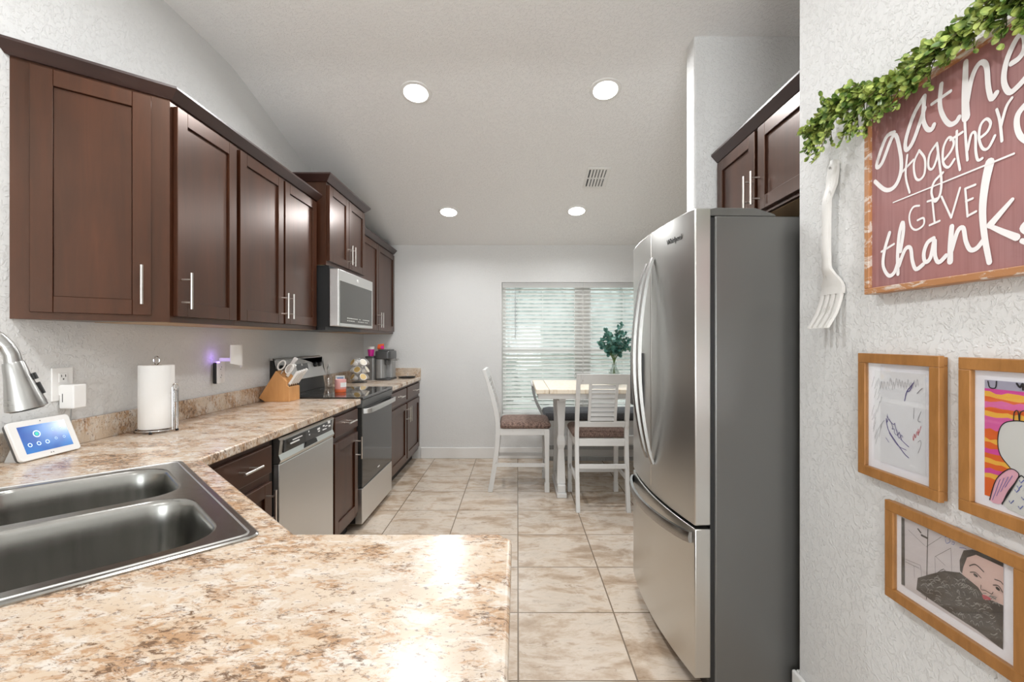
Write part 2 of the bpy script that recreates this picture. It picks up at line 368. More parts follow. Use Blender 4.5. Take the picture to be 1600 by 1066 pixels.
# ------------------------------------------------------------------ ceiling fixtures
def on_slope(x, y, name, label, cat, group=None):
    o = thing(name, label, cat, (x, y, CZ0 - (y - FOLD) * SL), 0, group)
    o.rotation_euler = (-math.atan(SL), 0, 0); return o
LIGHTS = [(-0.663, 3.03, 'left of the two near round ceiling lights, over the range side'), (0.570, 3.005, 'right of the two near round ceiling lights, toward the fridge'),
          (-0.670, 4.52, 'left of the two far small round ceiling lights near the window wall'), (0.574, 4.50, 'far round ceiling light just beyond the air vent')]
for x, y, lab in LIGHTS:
    o = on_slope(x, y, 'recessed_light', lab, 'ceiling light', 'round recessed ceiling lights')
    MB().lathe([(0.079, -0.004), (0.079, -0.008), (0.098, -0.006), (0.102, 0.0), (0.079, 0.0)], n=40, cap=False).build('trim_ring', M_WHITE, o)
    MB().lathe([(0.0, 0.0), (0.079, 0.0), (0.079, -0.006), (0.0, -0.0065)], n=40, cap=False).build('lens', M_LED, o)
    L = bpy.data.lights.new('downlight', 'AREA'); L.shape = 'DISK'; L.size = 0.15; L.energy = 13.5 if y < 4 else 8.5; L.color = (0.97, 0.985, 1.0); L.spread = R(165)
    lo = bpy.data.objects.new('downlight', L); COL.objects.link(lo); lo.location = (x, y, CZ0 - (y - FOLD) * SL - 0.03); lo.rotation_euler = (-math.atan(SL), 0, 0)
v = on_slope(0.676, 3.966, 'air_vent', 'white rectangular slotted air vent in the sloped ceiling', 'vent')
MB().box(-0.10, 0.10, -0.15, -0.128, -0.008, 0).box(-0.10, 0.10, 0.128, 0.15, -0.008, 0).box(-0.10, -0.078, -0.128, 0.128, -0.008, 0).box(0.078, 0.10, -0.128, 0.128, -0.008, 0).box(-0.078, 0.078, -0.006, 0.006, -0.008, 0).build('vent_frame', M_WHITE, v, smooth=False, bevel=0.002)
MB().box(-0.078, 0.078, -0.128, 0.128, -0.0012, -0.0002).build('duct_opening', M_BLACK, v, smooth=False)
s = MB()
for k in range(6):
    x = -0.065 + k * 0.026
    s.hexa([(x, -0.128, -0.0014), (x + 0.010, -0.128, -0.0014), (x + 0.010, 0.128, -0.0014), (x, 0.128, -0.0014)], [(x + 0.006, -0.128, -0.0075), (x + 0.017, -0.128, -0.0075), (x + 0.017, 0.128, -0.0075), (x + 0.006, 0.128, -0.0075)])
s.build('vent_louvers', M_WHITE, v, smooth=False)

# ------------------------------------------------------------------ cabinets: local x along the face, local -y out of the face, z up
def pull(parent, x, z, vertical=True, L=0.15, out=0.04, r=0.0055, y=-0.02):
    m = MB(); h = L / 2; q = h - 0.028
    if vertical:
        m.cyl((x, y - out, z - h), (x, y - out, z + h), r, 14)
        for s_ in (-q, q): m.cyl((x, y, z + s_), (x, y - out, z + s_), r * 0.75, 10)
    else:
        m.cyl((x - h, y - out, z), (x + h, y - out, z), r, 14)
        for s_ in (-q, q): m.cyl((x + s_, y, z), (x + s_, y - out, z), r * 0.75, 10)
    return m.build('handle', M_NICKEL, parent)
def shaker(parent, x0, x1, z0, z1, hx=None, hz=None, L=0.15, rail=0.058):
    m = MB()
    m.box(x0, x0 + rail, -0.02, 0, z0, z1).box(x1 - rail, x1, -0.02, 0, z0, z1)
    m.box(x0 + rail, x1 - rail, -0.02, 0, z0, z0 + rail).box(x0 + rail, x1 - rail, -0.02, 0, z1 - rail, z1)
    m.box(x0 + rail, x1 - rail, -0.010, -0.001, z0 + rail, z1 - rail)
    d = m.build('door', M_CAB, parent, smooth=False, bevel=0.0015, seg=1)
    if hx is not None: pull(d, hx, hz, True, L)
    return d
def drawer(parent, x0, x1, z0, z1, L=0.13):
    d = MB().box(x0, x1, -0.02, 0, z0, z1).build('drawer', M_CABH, parent, smooth=False, bevel=0.004)
    pull(d, (x0 + x1) / 2, (z0 + z1) / 2 + 0.005, False, L); return d
def cabinet(label, loc, rz, w, depth, z0, z1, toe=False, group=None, name='wall_cabinet'):
    c = thing(name, label, 'cabinet', loc, rz, group)
    MB().box(0, w, 0.0, depth, z0, z1).build('cabinet_body', M_CAB, c, smooth=False)
    if toe: MB().box(0.0, w, 0.07, depth, 0, z0).build('toe_kick', M_TOE, c, smooth=False)
    else: MB().box(0.012, w - 0.012, 0.02, depth - 0.01, z0 - 0.002, z0 - 0.0).build('underside', M_UNDER, c, smooth=False)
    return c
LZ = PI / 2
GU = 'dark wall cabinets over the counter'; GB = 'dark base cabinets under the counter'
UZ0, UZ1 = 1.405, 2.31
def door_pair(c, xa, xm, xb, z0, z1, hz, g=0.003):
    shaker(c, xa, xm - g, z0, z1, xm - 0.033, hz); shaker(c, xm + g, xb, z0, z1, xm + 0.033, hz)
# angled end cabinet: triangular body
ex, ey = WX, 1.585; fx, fy = -1.405, 1.875
al_ = math.atan2(fy - ey, fx - ex); el = math.hypot(fx - ex, fy - ey)
c = thing('wall_cabinet', 'angled end wall cabinet with one dark shaker door, closest above the sink', 'cabinet', (ex, ey, 0), al_, GU)
ca, sa = math.cos(-al_), math.sin(-al_)
def loc2(x, y): x -= ex; y -= ey; return (ca * x - sa * y, sa * x + ca * y)
MB().prism([loc2(ex, ey), loc2(fx, fy), loc2(WX, fy)], UZ0, UZ1, 'z').build('cabinet_body', M_CAB, c, smooth=False)
shaker(c, 0.11 * el, 0.865 * el, 1.43, 2.29, 0.865 * el - 0.032, 1.545)
c = cabinet('single door wall cabinet between angled end cabinet and double door cabinet', (-1.405, 1.876, 0), LZ, 0.424, 0.325, UZ0, UZ1, group=GU)
shaker(c, 0.016, 0.414, 1.43, 2.285, 0.04, 1.535)
c = cabinet('double door wall cabinet just left of the raised microwave cabinet', (-1.405, 2.302, 0), LZ, 0.932, 0.325, UZ0, UZ1, group=GU)
door_pair(c, 0.018, 0.458, 0.90, 1.43, 2.285, 1.535, 0.010)
c = cabinet('raised deeper short cabinet with two doors over the microwave', (-1.335, 3.236, 0), LZ, 0.778, 0.395, 1.86, 2.44, group=GU)
door_pair(c, 0.015, 0.389, 0.763, 1.89, 2.42, 1.99)
c = cabinet('farthest wall cabinet with two doors, ending at the window wall', (-1.405, 4.016, 0), LZ, 1.22, 0.325, UZ0, UZ1, group=GU)
door_pair(c, 0.015, 0.61, 1.205, 1.43, 2.285, 1.535, 0.004)

def crown(name, label, path, z0, h=0.045, out=0.045, name_to_wall=False):
    # sweep a slanted profile along path (list of xy), outward = right-hand side given by normals
    prof = [(0.0, 0.0), (0.012, 0.0), (out, h * 0.8), (out, h), (-0.02, h), (-0.02, 0.002)]
    P = [Vector(p) for p in path]; rings = []
    for i, p in enumerate(P):
        d0 = (P[i] - P[i - 1]).normalized() if i else (P[1] - P[0]).normalized()
        d1 = (P[i + 1] - P[i]).normalized() if i < len(P) - 1 else d0
        n0 = Vector((d0.y, -d0.x)); n1 = Vector((d1.y, -d1.x)); n = (n0 + n1).normalized(); k = 1 / max(0.3, n.dot(n0))
        ring = [Vector((p.x + n.x * k * a, p.y + n.y * k * a, z0 + b)) for a, b in prof]
        if name_to_wall and i == 0: ring = [q - Vector((d1.x, d1.y, 0)) * ((q.x - WX - 0.001) / d1.x) for q in ring]
        rings.append(ring)
    return tag(MB().loft(rings).build(name, M_CROWN, smooth=False), label, 'molding', 'dark crown molding on the cabinets')
crown('crown_molding', 'dark crown molding along the near wall cabinets, turning the angled corner', [(ex + 0.002, ey), (fx - 0.004, fy + 0.004), (-1.405, 3.234)], 2.303, 0.045, 0.045, True)
crown('crown_molding', 'dark crown molding around the raised microwave cabinet', [(WX + 0.002, 3.236), (-1.335, 3.236), (-1.335, 4.014), (WX + 0.002, 4.014)], 2.438, 0.05, 0.05)
crown('crown_molding', 'dark crown molding on the farthest wall cabinet by the window wall', [(-1.405, 4.02), (-1.405, BY - 0.003)], 2.303)

# cabinet over the fridge (faces -x)
c = cabinet('two door wall cabinet above the refrigerator', (1.106, SY0 - 0.002, 0), -PI / 2, 0.85, 0.55, 1.90, 2.31)
door_pair(c, 0.02, 0.43, 0.84, 1.915, 2.292, 2.015, 0.014)
crown('crown_molding', 'dark crown molding on the cabinet above the refrigerator', [(1.106, SY0 - 0.002), (1.106, REND + 0.004)], 2.303)

# ------------------------------------------------------------------ base cabinets
BX = -1.12
c = cabinet('base cabinet with drawer and door between sink corner and dishwasher', (BX, 1.63, 0), LZ, 0.465, 0.61, 0.11, 0.886, True, GB, 'base_cabinet')
drawer(c, 0.03, 0.45, 0.74, 0.863); shaker(c, 0.03, 0.45, 0.15, 0.70, 0.405, 0.60, 0.15)
tag(MB().box(BX - 0.61, BX - 0.01, 2.097, 2.135, 0.0, 0.886).build('filler_panel', M_TOE, smooth=False), 'narrow black filler strip beside the dishwasher', 'panel')
c = cabinet('narrow base cabinet with drawer and door between dishwasher and range', (BX, 2.785, 0), LZ, 0.447, 0.61, 0.11, 0.886, True, GB, 'base_cabinet')
drawer(c, 0.012, 0.415, 0.74, 0.863); shaker(c, 0.012, 0.415, 0.15, 0.705, 0.375, 0.60)
c = cabinet('farthest base cabinet with two drawers over two doors', (BX, 4.018, 0), LZ, 1.218, 0.61, 0.11, 0.886, True, GB, 'base_cabinet')
drawer(c, 0.02, 0.59, 0.74, 0.863); drawer(c, 0.625, 1.195, 0.74, 0.863)
door_pair(c, 0.02, 0.608, 1.195, 0.15, 0.705, 0.60, 0.018)
# sink corner cabinet: floor, diagonal face and hollow inside
cc = thing('base_cabinet', 'corner sink base cabinet under the diagonal counter edge', 'cabinet', (-1.13, 1.60, 0), -PI / 4, GB)
MB().box(0.012, 0.88, 0.0, 0.018, 0.11, 0.70).build('cabinet_body', M_CAB, cc, smooth=False)
MB().box(0.012, 0.88, 0.07, 0.09, 0.0, 0.11).build('toe_kick', M_TOE, cc, smooth=False)
# outward is local -y -> flip: build the face so it looks toward the aisle
cc.rotation_euler.z = -PI / 4 + PI; cc.location = (-0.47, 0.94, 0)
shaker(cc, 0.03, 0.43, 0.13, 0.69, 0.39, 0.58); shaker(cc, 0.44, 0.84, 0.13, 0.69, 0.48, 0.58)
pc = cabinet('peninsula base cabinet under the near counter end', (-0.03, 0.95, 0), PI, 0.42, 0.56, 0.11, 0.886, True, None, 'base_cabinet')
shaker(pc, 0.02, 0.40, 0.15, 0.86, 0.36, 0.7)

# ------------------------------------------------------------------ countertops
A = Vector((-0.5336, 0.9587)); U = Vector((-0.7071, 0.7071)); V = Vector((-0.7071, -0.7071)); SW, SD = 0.832, 0.559
def slab(outer, hole, z1, th):
    bm = bmesh.new()
    for loop in [outer] + ([hole] if hole else []):
        vs = [bm.verts.new((x, y, z1)) for x, y in loop]
        for i in range(len(vs)): bm.edges.new((vs[i], vs[(i + 1) % len(vs)]))
    bmesh.ops.triangle_fill(bm, use_beauty=True, use_dissolve=False, edges=bm.edges[:])
    r = bmesh.ops.extrude_face_region(bm, geom=bm.faces[:])
    bmesh.ops.translate(bm, vec=(0, 0, -th), verts=[e for e in r['geom'] if isinstance(e, bmesh.types.BMVert)])
    bmesh.ops.recalc_face_normals(bm, faces=bm.faces)
    m = MB(); bm.verts.index_update(); m.v = [tuple(v_.co) for v_ in bm.verts]; m.f = [tuple(v_.index for v_ in f_.verts) for f_ in bm.faces]; bm.free(); return m
outer = [(WX + 0.001, 0.33), (-0.0115, 0.33), (-0.0115, 0.945), (-0.04, 0.975), (-0.468, 0.975), (CF, 1.597), (CF, 3.233), (WX + 0.001, 3.233)]
i_ = 0.025
hole = [tuple(A + U * u + V * v_) for u, v_ in ((i_, i_), (SW - i_, i_), (SW - i_, SD - i_), (i_, SD - i_))]
ct = thing('countertop', 'speckled cream and brown countertop running from the peninsula to the range', 'countertop', (0, 0, 0))
slab(outer, hole, CT, CTH).build('worktop', M_GRAN, ct, smooth=False, bevel=0.007, seg=3)
MB().box(WX + 0.001, WX + 0.02, 0.33, 3.233, CT, CT + 0.097).build('backsplash', M_GRAN, ct, smooth=False, bevel=0.003)
ct2 = thing('countertop', 'speckled cream countertop beyond the range, holding the coffee maker', 'countertop', (0, 0, 0))
MB().box(WX + 0.001, CF, 4.017, BY - 0.001, CT - CTH, CT).build('worktop', M_GRAN, ct2, smooth=False, bevel=0.007, seg=3)
MB().box(WX + 0.001, WX + 0.02, 4.017, BY - 0.021, CT, CT + 0.097).box(WX + 0.001, CF + 0.0, BY - 0.02, BY - 0.001, CT, CT + 0.097).build('backsplash', M_GRAN, ct2, smooth=False, bevel=0.003)

# ------------------------------------------------------------------ sink (local x along U reversed, built in world then kept at origin)
def W2(u, v_, z): p = A + U * u + V * v_; return (p.x, p.y, z)
sk = thing('kitchen_sink', 'large double bowl stainless steel sink set diagonally in the corner', 'sink', (0, 0, 0))
zt = CT + 0.006
def bowl_loop(u0, u1, v0, v1, r, inset, n=6):
    pts = []
    u0 += inset; u1 -= inset; v0 += inset; v1 -= inset; r = max(0.03, r - inset * 0.6)
    for cu, cv, a0, rr in ((u1 - r, v1 - r, 0, r), (u0 + r, v1 - r, 90, r), (u0 + r, v0 + r, 180, r), (u1 - r, v0 + r, 270, r)):
        for k in range(n + 1):
            a = R(a0 + 90 * k / n); pts.append((cu + rr * math.cos(a), cv + rr * math.sin(a)))
    return pts
BOWLS = [(0.042, 0.405, 0.05, 0.46), (0.437, 0.79, 0.05, 0.46)]
bm = bmesh.new()
loops = [rrect(0, SW, 0, SD, 0.02, 4)] + [bowl_loop(*b_, 0.085, 0) for b_ in BOWLS]
for lp in loops:
    vs = [bm.verts.new(W2(u, v_, zt)) for u, v_ in lp]
    for i in range(len(vs)): bm.edges.new((vs[i], vs[(i + 1) % len(vs)]))
bmesh.ops.triangle_fill(bm, use_beauty=True, use_dissolve=False, edges=bm.edges[:])
dk = MB(); bm.verts.index_update(); dk.v = [tuple(v_.co) for v_ in bm.verts]; dk.f = [tuple(v_.index for v_ in f_.verts) for f_ in bm.faces]; bm.free()
o0 = rrect(0, SW, 0, SD, 0.02, 4); o1 = rrect(-0.004, SW + 0.004, -0.004, SD + 0.004, 0.024, 4)
dk.loft([[W2(u, v_, zt) for u, v_ in o0], [W2(u, v_, zt - 0.0025) for u, v_ in o1], [W2(u, v_, CT) for u, v_ in o1]], cap=False)
dk.build('sink_deck', M_SINK, sk, ang=50)
# raised bead near the border
b0 = smooth_path([(*W2(u, v_, zt)[:2], zt) for u, v_ in rrect(0.012, SW - 0.012, 0.012, SD - 0.012, 0.02, 4)], 1, True)
MB().tube(list(b0) + [b0[0]], 0.0022, 6, cap=False).build('rim_bead', M_STEELB, sk)
for b_ in BOWLS:
    rings = []
    for ins, dz in ((0, 0), (0.002, -0.001), (0.006, -0.005), (0.009, -0.014), (0.014, -0.06), (0.020, -0.15), (0.028, -0.172), (0.045, -0.183), (0.075, -0.187), (0.15, -0.190)):
        rings.append([W2(u, v_, zt + dz) for u, v_ in bowl_loop(*b_, 0.085, ins)])
    mb = MB(); mb.loft(rings, cap=False); n = len(rings[0]); mb.f.append(tuple(range((len(rings) - 1) * n, len(rings) * n)))
    bw = mb.build('sink_bowl', M_SINK, sk, ang=60)
    cu, cv = (b_[0] + b_[1]) / 2, (b_[2] + b_[3]) / 2; p = W2(cu, cv, zt - 0.1895)
    MB().lathe([(0.057, 0.0), (0.055, 0.003), (0.04, 0.001), (0.038, -0.003), (0.0, -0.003)], p, 28, cap=False).build('drain', M_STEELB, bw)
# faucet
fc = thing('kitchen_faucet', 'brushed steel pull-down faucet head hanging over the sink at left edge', 'faucet', (-1.19, 0.884, CT + 0.006), PI / 4)
MB().lathe([(0.031, 0), (0.031, 0.006), (0.026, 0.012), (0.023, 0.05), (0.020, 0.12), (0.0, 0.12)], n=24).build('faucet_base', M_STEEL, fc)
pth = [(0, 0, 0.10), (0, 0, 0.25)]; zc = 1.28 - CT - 0.006
for k in range(0, 13):
    a = PI - PI * k / 12; pth.append((0.078 + 0.078 * math.cos(a), 0, zc + 0.078 * math.sin(a)))
MB().tube(pth, [0.0135] * (len(pth) - 1) + [0.015], 18).build('faucet_spout', M_STEEL, fc)
h0 = Vector((0.155, 0, zc + 0.004)); hd = Vector((0.20, 0, -0.98)).normalized()
hp = [h0 + hd * t for t in (0.0, 0.004, 0.03, 0.06, 0.092, 0.102, 0.104)]
hh = MB().tube(hp, [0.0165, 0.018, 0.021, 0.0265, 0.033, 0.034, 0.030], 28).build('spray_head', M_STEEL, fc)
MB().tube([h0 + hd * 0.103, h0 + hd * 0.106], [0.029, 0.027], 24).build('spray_face', M_DKGREY, hh)
side = Vector((0.98, 0, 0.20))
for t0, t1, rr in ((0.030, 0.044, 0.006), (0.052, 0.078, 0.0055)):
    MB().tube([h0 + hd * t0 + side * (0.019 + t0 * 0.13), h0 + hd * t1 + side * (0.019 + t1 * 0.14)], rr, 10).build('spray_button', M_BLACK, hh)
MB().cyl((0, -0.02, 0.07), (0, -0.055, 0.075), 0.011).cyl((0, -0.05, 0.075), (0.0, -0.075, 0.15), 0.006).build('faucet_lever', M_STEEL, fc)

# ------------------------------------------------------------------ dishwasher
dw = thing('dishwasher', 'stainless dishwasher with dark control console between two base cabinets', 'dishwasher', (-1.10, 2.14, 0), LZ)
MB().box(0.004, 0.636, 0.03, 0.60, 0.1, 0.87).build('tub', M_BLACK, dw, smooth=False)
MB().box(0.004, 0.632, 0.0, 0.03, 0.105, 0.757).build('door', M_STEELB, dw, smooth=False, bevel=0.004)
MB().prism([(0.03, 0.760), (0.0, 0.760), (-0.006, 0.775), (0.004, 0.80), (-0.003, 0.868), (0.006, 0.876), (0.03, 0.876)], 0.004, 0.632, 'x').build('control_console', M_FRIDGE, dw, smooth=False)
MB().hexa([(0.04, -0.0015, 0.803), (0.60, -0.0015, 0.803), (0.60, 0.006, 0.803), (0.04, 0.006, 0.803)], [(0.04, -0.0055, 0.862), (0.60, -0.0055, 0.862), (0.60, 0.002, 0.862), (0.04, 0.002, 0.862)]).build('control_panel', M_BLKGLASS, dw, smooth=False)
MB().prism([(0.24, 0.779), (0.40, 0.779), (0.385, 0.802), (0.27, 0.802)], -0.0065, 0.004, 'y').build('grip_recess', M_BLACK, dw, smooth=False)
mk = MB()
for x, z, w, h in ((0.10, 0.83, 0.09, 0.006), (0.12, 0.845, 0.10, 0.004), (0.29, 0.85, 0.008, 0.008), (0.30, 0.832, 0.006, 0.006), (0.40, 0.84, 0.03, 0.01), (0.41, 0.828, 0.02, 0.006), (0.47, 0.845, 0.02, 0.008), (0.50, 0.84, 0.03, 0.004), (0.54, 0.85, 0.03, 0.014), (0.55, 0.83, 0.025, 0.008), (0.47, 0.825, 0.05, 0.004)):
    mk.box(x, x + w, -0.0066, -0.002, z, z + h)
mk.build('control_marks', M_WHITE, dw, smooth=False)
MB().box(0.01, 0.63, 0.05, 0.09, 0.0, 0.1).build('toe_kick', M_TOE, dw, smooth=False)

# ------------------------------------------------------------------ range
rg = thing('kitchen_range', 'black glass and stainless electric range with slanted back panel', 'stove', (-1.085, 3.241, 0), LZ)
RW = 0.768
MB().box(0.003, RW - 0.003, 0.05, 0.60, 0.05, 0.912).build('range_body', M_BLACK, rg, smooth=False)
MB().prism([(0.60, 0.914), (0.0, 0.914), (-0.006, 0.918), (-0.006, 0.930), (0.0, 0.934), (0.60, 0.934)], 0.0, RW, 'x').build('cooktop', M_BLKGLASS, rg, smooth=False)
MB().prism([(0.05, 0.860), (0.0, 0.860), (-0.006, 0.913), (0.05, 0.913)], 0.0, RW, 'x').build('front_trim', M_DKGREY, rg, smooth=False)
od = MB().box(0.004, RW - 0.004, 0.0, 0.05, 0.30, 0.856).build('oven_door', M_OVENGLASS, rg, smooth=False, bevel=0.004)
hpth = [(0.03, -0.002, 0.832), (0.045, -0.03, 0.834), (0.10, -0.046, 0.836), (0.38, -0.055, 0.838), (0.67, -0.046, 0.836), (0.72, -0.03, 0.834), (0.738, -0.002, 0.832)]
hs = smooth_path(hpth, 6); rings = []
for p in hs: rings.append([(p.x, p.y - 0.006, p.z - 0.017), (p.x, p.y + 0.008, p.z - 0.017), (p.x, p.y + 0.008, p.z + 0.017), (p.x, p.y - 0.006, p.z + 0.017)])
MB().loft(rings).build('handle', M_STEELB, od, bevel=0.003)
MB().box(0.36, 0.41, -0.0008, 0.0, 0.345, 0.353).build('badge', M_WHITE, od, smooth=False)
MB().box(0.004, RW - 0.004, 0.0, 0.05, 0.045, 0.292).build('storage_drawer', M_STEELB, rg, smooth=False, bevel=0.004)
# back panel
MB().prism([(0.648, 0.935), (0.575, 0.935), (0.59, 1.03), (0.60, 1.03), (0.60, 1.19), (0.648, 1.19)], 0.006, RW - 0.006, 'x').build('back_riser', M_BLACK, rg, smooth=False)
bgp = MB().prism([(0.600, 1.03), (0.575, 1.035), (0.612, 1.195), (0.625, 1.205), (0.645, 1.205), (0.645, 1.19), (0.600, 1.19)], 0.0, RW, 'x').build('back_panel', flat('range_panel_steel', (0.62, 0.615, 0.60), 0.38, 0.55), rg, smooth=False, bevel=0.002)
def onslant(z): return 0.575 + (z - 1.035) * (0.037 / 0.16)
def plate(x0, x1, z0, z1, t=0.002):
    return MB().hexa([(x0, onslant(z0) - t, z0), (x1, onslant(z0) - t, z0), (x1, onslant(z0) + .004, z0), (x0, onslant(z0) + .004, z0)], [(x0, onslant(z1) - t, z1), (x1, onslant(z1) - t, z1), (x1, onslant(z1) + .004, z1), (x0, onslant(z1) + .004, z1)])
plate(0.29, 0.48, 1.10, 1.165).build('clock_display', M_BLKGLASS, bgp, smooth=False)
plate(0.37, 0.39, 1.135, 1.15, 0.003).build('display_digits', M_WHITE, bgp, smooth=False)
for x in (0.06, 0.13, 0.60, 0.68):
    y = onslant(1.135); MB().lathe([(0.021, 0.0), (0.021, -0.006), (0.018, -0.022), (0.0, -0.023)], (x, y, 1.135), 24, 'y').build('burner_knob', M_BLACK, bgp)
for x, y, r in ((0.20, 0.17, 0.105), (0.57, 0.17, 0.085), (0.20, 0.43, 0.08), (0.57, 0.43, 0.095)):
    MB().lathe([(r, 0.0), (r, 0.0006), (r + 0.003, 0.0006), (r + 0.003, 0)], (x, y, 0.934), 48, cap=False).build('burner_ring', M_DKGREY, rg)

# ------------------------------------------------------------------ microwave
mw = thing('microwave', 'over-the-range microwave with black side and stainless front', 'microwave', (-1.25, 3.24, 0), LZ)
MB().box(0.0, 0.766, 0.065, 0.482, 1.43, 1.856).build('microwave_body', flat('matte_black', (0.004, 0.004, 0.004), 0.7), mw, smooth=False)
MB().box(0.02, 0.746, 0.10, 0.46, 1.405, 1.43).build('vent_grille', M_BLACK, mw, smooth=False)
md = MB().box(0.0, 0.766, 0.0, 0.063, 1.432, 1.835).build('door', M_STEELB, mw, smooth=False, bevel=0.004)
MB().box(0.03, 0.735, -0.002, 0.003, 1.455, 1.755).build('door_window', flat('microwave_glass', (0.07, 0.068, 0.06), 0.22, 0.4), md, smooth=False)
MB().lathe([(0.013, 0.0), (0.013, -0.002), (0, -0.0022)], (0.39, 0.0, 1.795), 20, 'y').build('badge', M_WHITE, md)
mk = MB()
x = 0.16
while x < 0.66:
    w = random.uniform(0.012, 0.03)
    if not 0.36 < x < 0.40 and not 0.44 < x < 0.48: mk.box(x, x + w, -0.003, -0.001, 1.492, 1.499)
    if random.random() < 0.7: mk.box(x, x + w * .8, -0.003, -0.001, 1.473, 1.480)
    x += w + 0.006
mk.build('control_marks', flat('mark_grey', (0.5, 0.5, 0.47), 0.5), md, smooth=False)

# ------------------------------------------------------------------ fridge: local x from near corner to far, -y out of door face (toward -x world)
FW = 0.80
fg = thing('refrigerator', 'tall dark stainless French door refrigerator beside the right wall', 'refrigerator', (0.628, 1.715 + FW * 0.9994, 0), -PI / 2 + R(2))
# local x runs from far (0) to near (FW)
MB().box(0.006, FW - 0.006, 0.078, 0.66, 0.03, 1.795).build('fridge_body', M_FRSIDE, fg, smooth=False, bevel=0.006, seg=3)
MB().box(0.012, FW - 0.012, 0.062, 0.078, 0.06, 1.79).build('door_gasket', M_BLACK, fg, smooth=False)
def bulge(x): t = (x / FW) * 2 - 1; return -0.034 * (1 - t * t)
def curved_panel(x0, x1, z0, z1, n=14):
    pts = [(x0 + (x1 - x0) * k / n, bulge(x0 + (x1 - x0) * k / n)) for k in range(n + 1)]
    ring = pts + [(x1, 0.06), (x0, 0.06)]
    return MB().prism(ring, z0, z1, 'z')
def bow(xc, z0, z1, out, w=0.011):
    m = MB(); rings = []
    for k in range(25):
        t = k / 24; s_ = math.sin(PI * t) ** 0.75; z = z0 + (z1 - z0) * t; y = bulge(xc) + 0.002 - out * s_
        th = 0.011 + 0.004 * s_
        rings.append([(xc - w, y - th, z), (xc - w * .6, y - th - 0.005, z), (xc + w * .6, y - th - 0.005, z), (xc + w, y - th, z), (xc + w, y, z), (xc - w, y, z)])
    return m.loft(rings)
dfar = curved_panel(0.0, FW / 2 - 0.003, 0.645, 1.821).build('door', M_FRIDGE, fg, ang=25, bevel=0.004)
bow(FW / 2 - 0.04, 0.79, 1.685, 0.062).build('handle', M_HANDLE, dfar, ang=40)
dnear = curved_panel(FW / 2 + 0.003, FW, 0.645, 1.821).build('door', M_FRIDGE, fg, ang=25, bevel=0.004)
bow(FW / 2 + 0.04, 0.78, 1.70, 0.062).build('handle', M_HANDLE, dnear, ang=40)
dz_ = curved_panel(0.0, FW, 0.08, 0.632).build('freezer_drawer', M_FRIDGE, fg, ang=25, bevel=0.004)
m = MB(); rings = []
for k in range(33):
    t = k / 32; x = 0.03 + (FW - 0.05) * t; s_ = math.sin(PI * t) ** 0.6; y = bulge(x) + 0.001 - 0.042 * s_
    rings.append([(x, y - 0.012, 0.574), (x, y - 0.016, 0.594), (x, y - 0.012, 0.614), (x, y, 0.614), (x, y, 0.574)])
m.loft(rings).build('handle', M_HANDLE, dz_, ang=40)
# dispenser on the far door, hinge covers, logo, feet
MB().box(0.09, 0.27, bulge(0.15) - 0.022, bulge(0.09) + 0.02, 1.0, 1.27).build('water_dispenser', M_BLACK, dfar, smooth=False, bevel=0.004)
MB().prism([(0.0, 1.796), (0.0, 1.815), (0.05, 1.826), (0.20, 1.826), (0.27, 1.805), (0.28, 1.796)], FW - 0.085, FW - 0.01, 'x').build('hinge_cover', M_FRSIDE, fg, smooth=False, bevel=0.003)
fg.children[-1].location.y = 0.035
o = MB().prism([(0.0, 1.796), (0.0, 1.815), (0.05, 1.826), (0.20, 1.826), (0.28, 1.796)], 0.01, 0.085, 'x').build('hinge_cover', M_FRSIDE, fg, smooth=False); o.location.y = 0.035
xl = FW - 0.15
sl_ = math.atan((bulge(xl + .01) - bulge(xl - .01)) / .02)
text('logo', 'Whirlpool', 0.03, M_BLACK, dnear, (xl, bulge(xl) - 0.0012, 1.735), (PI / 2, 0, sl_))
for x in (0.06, FW - 0.06):
    for y in (0.12, 0.6): MB().lathe([(0.018, 0), (0.018, 0.032)], (x, y, 0.0), 12).build('foot', M_BLACK, fg)
MB().box(0.02, FW - 0.02, 0.06, 0.10, 0.012, 0.07).build('base_grille', M_BLACK, fg, smooth=False)

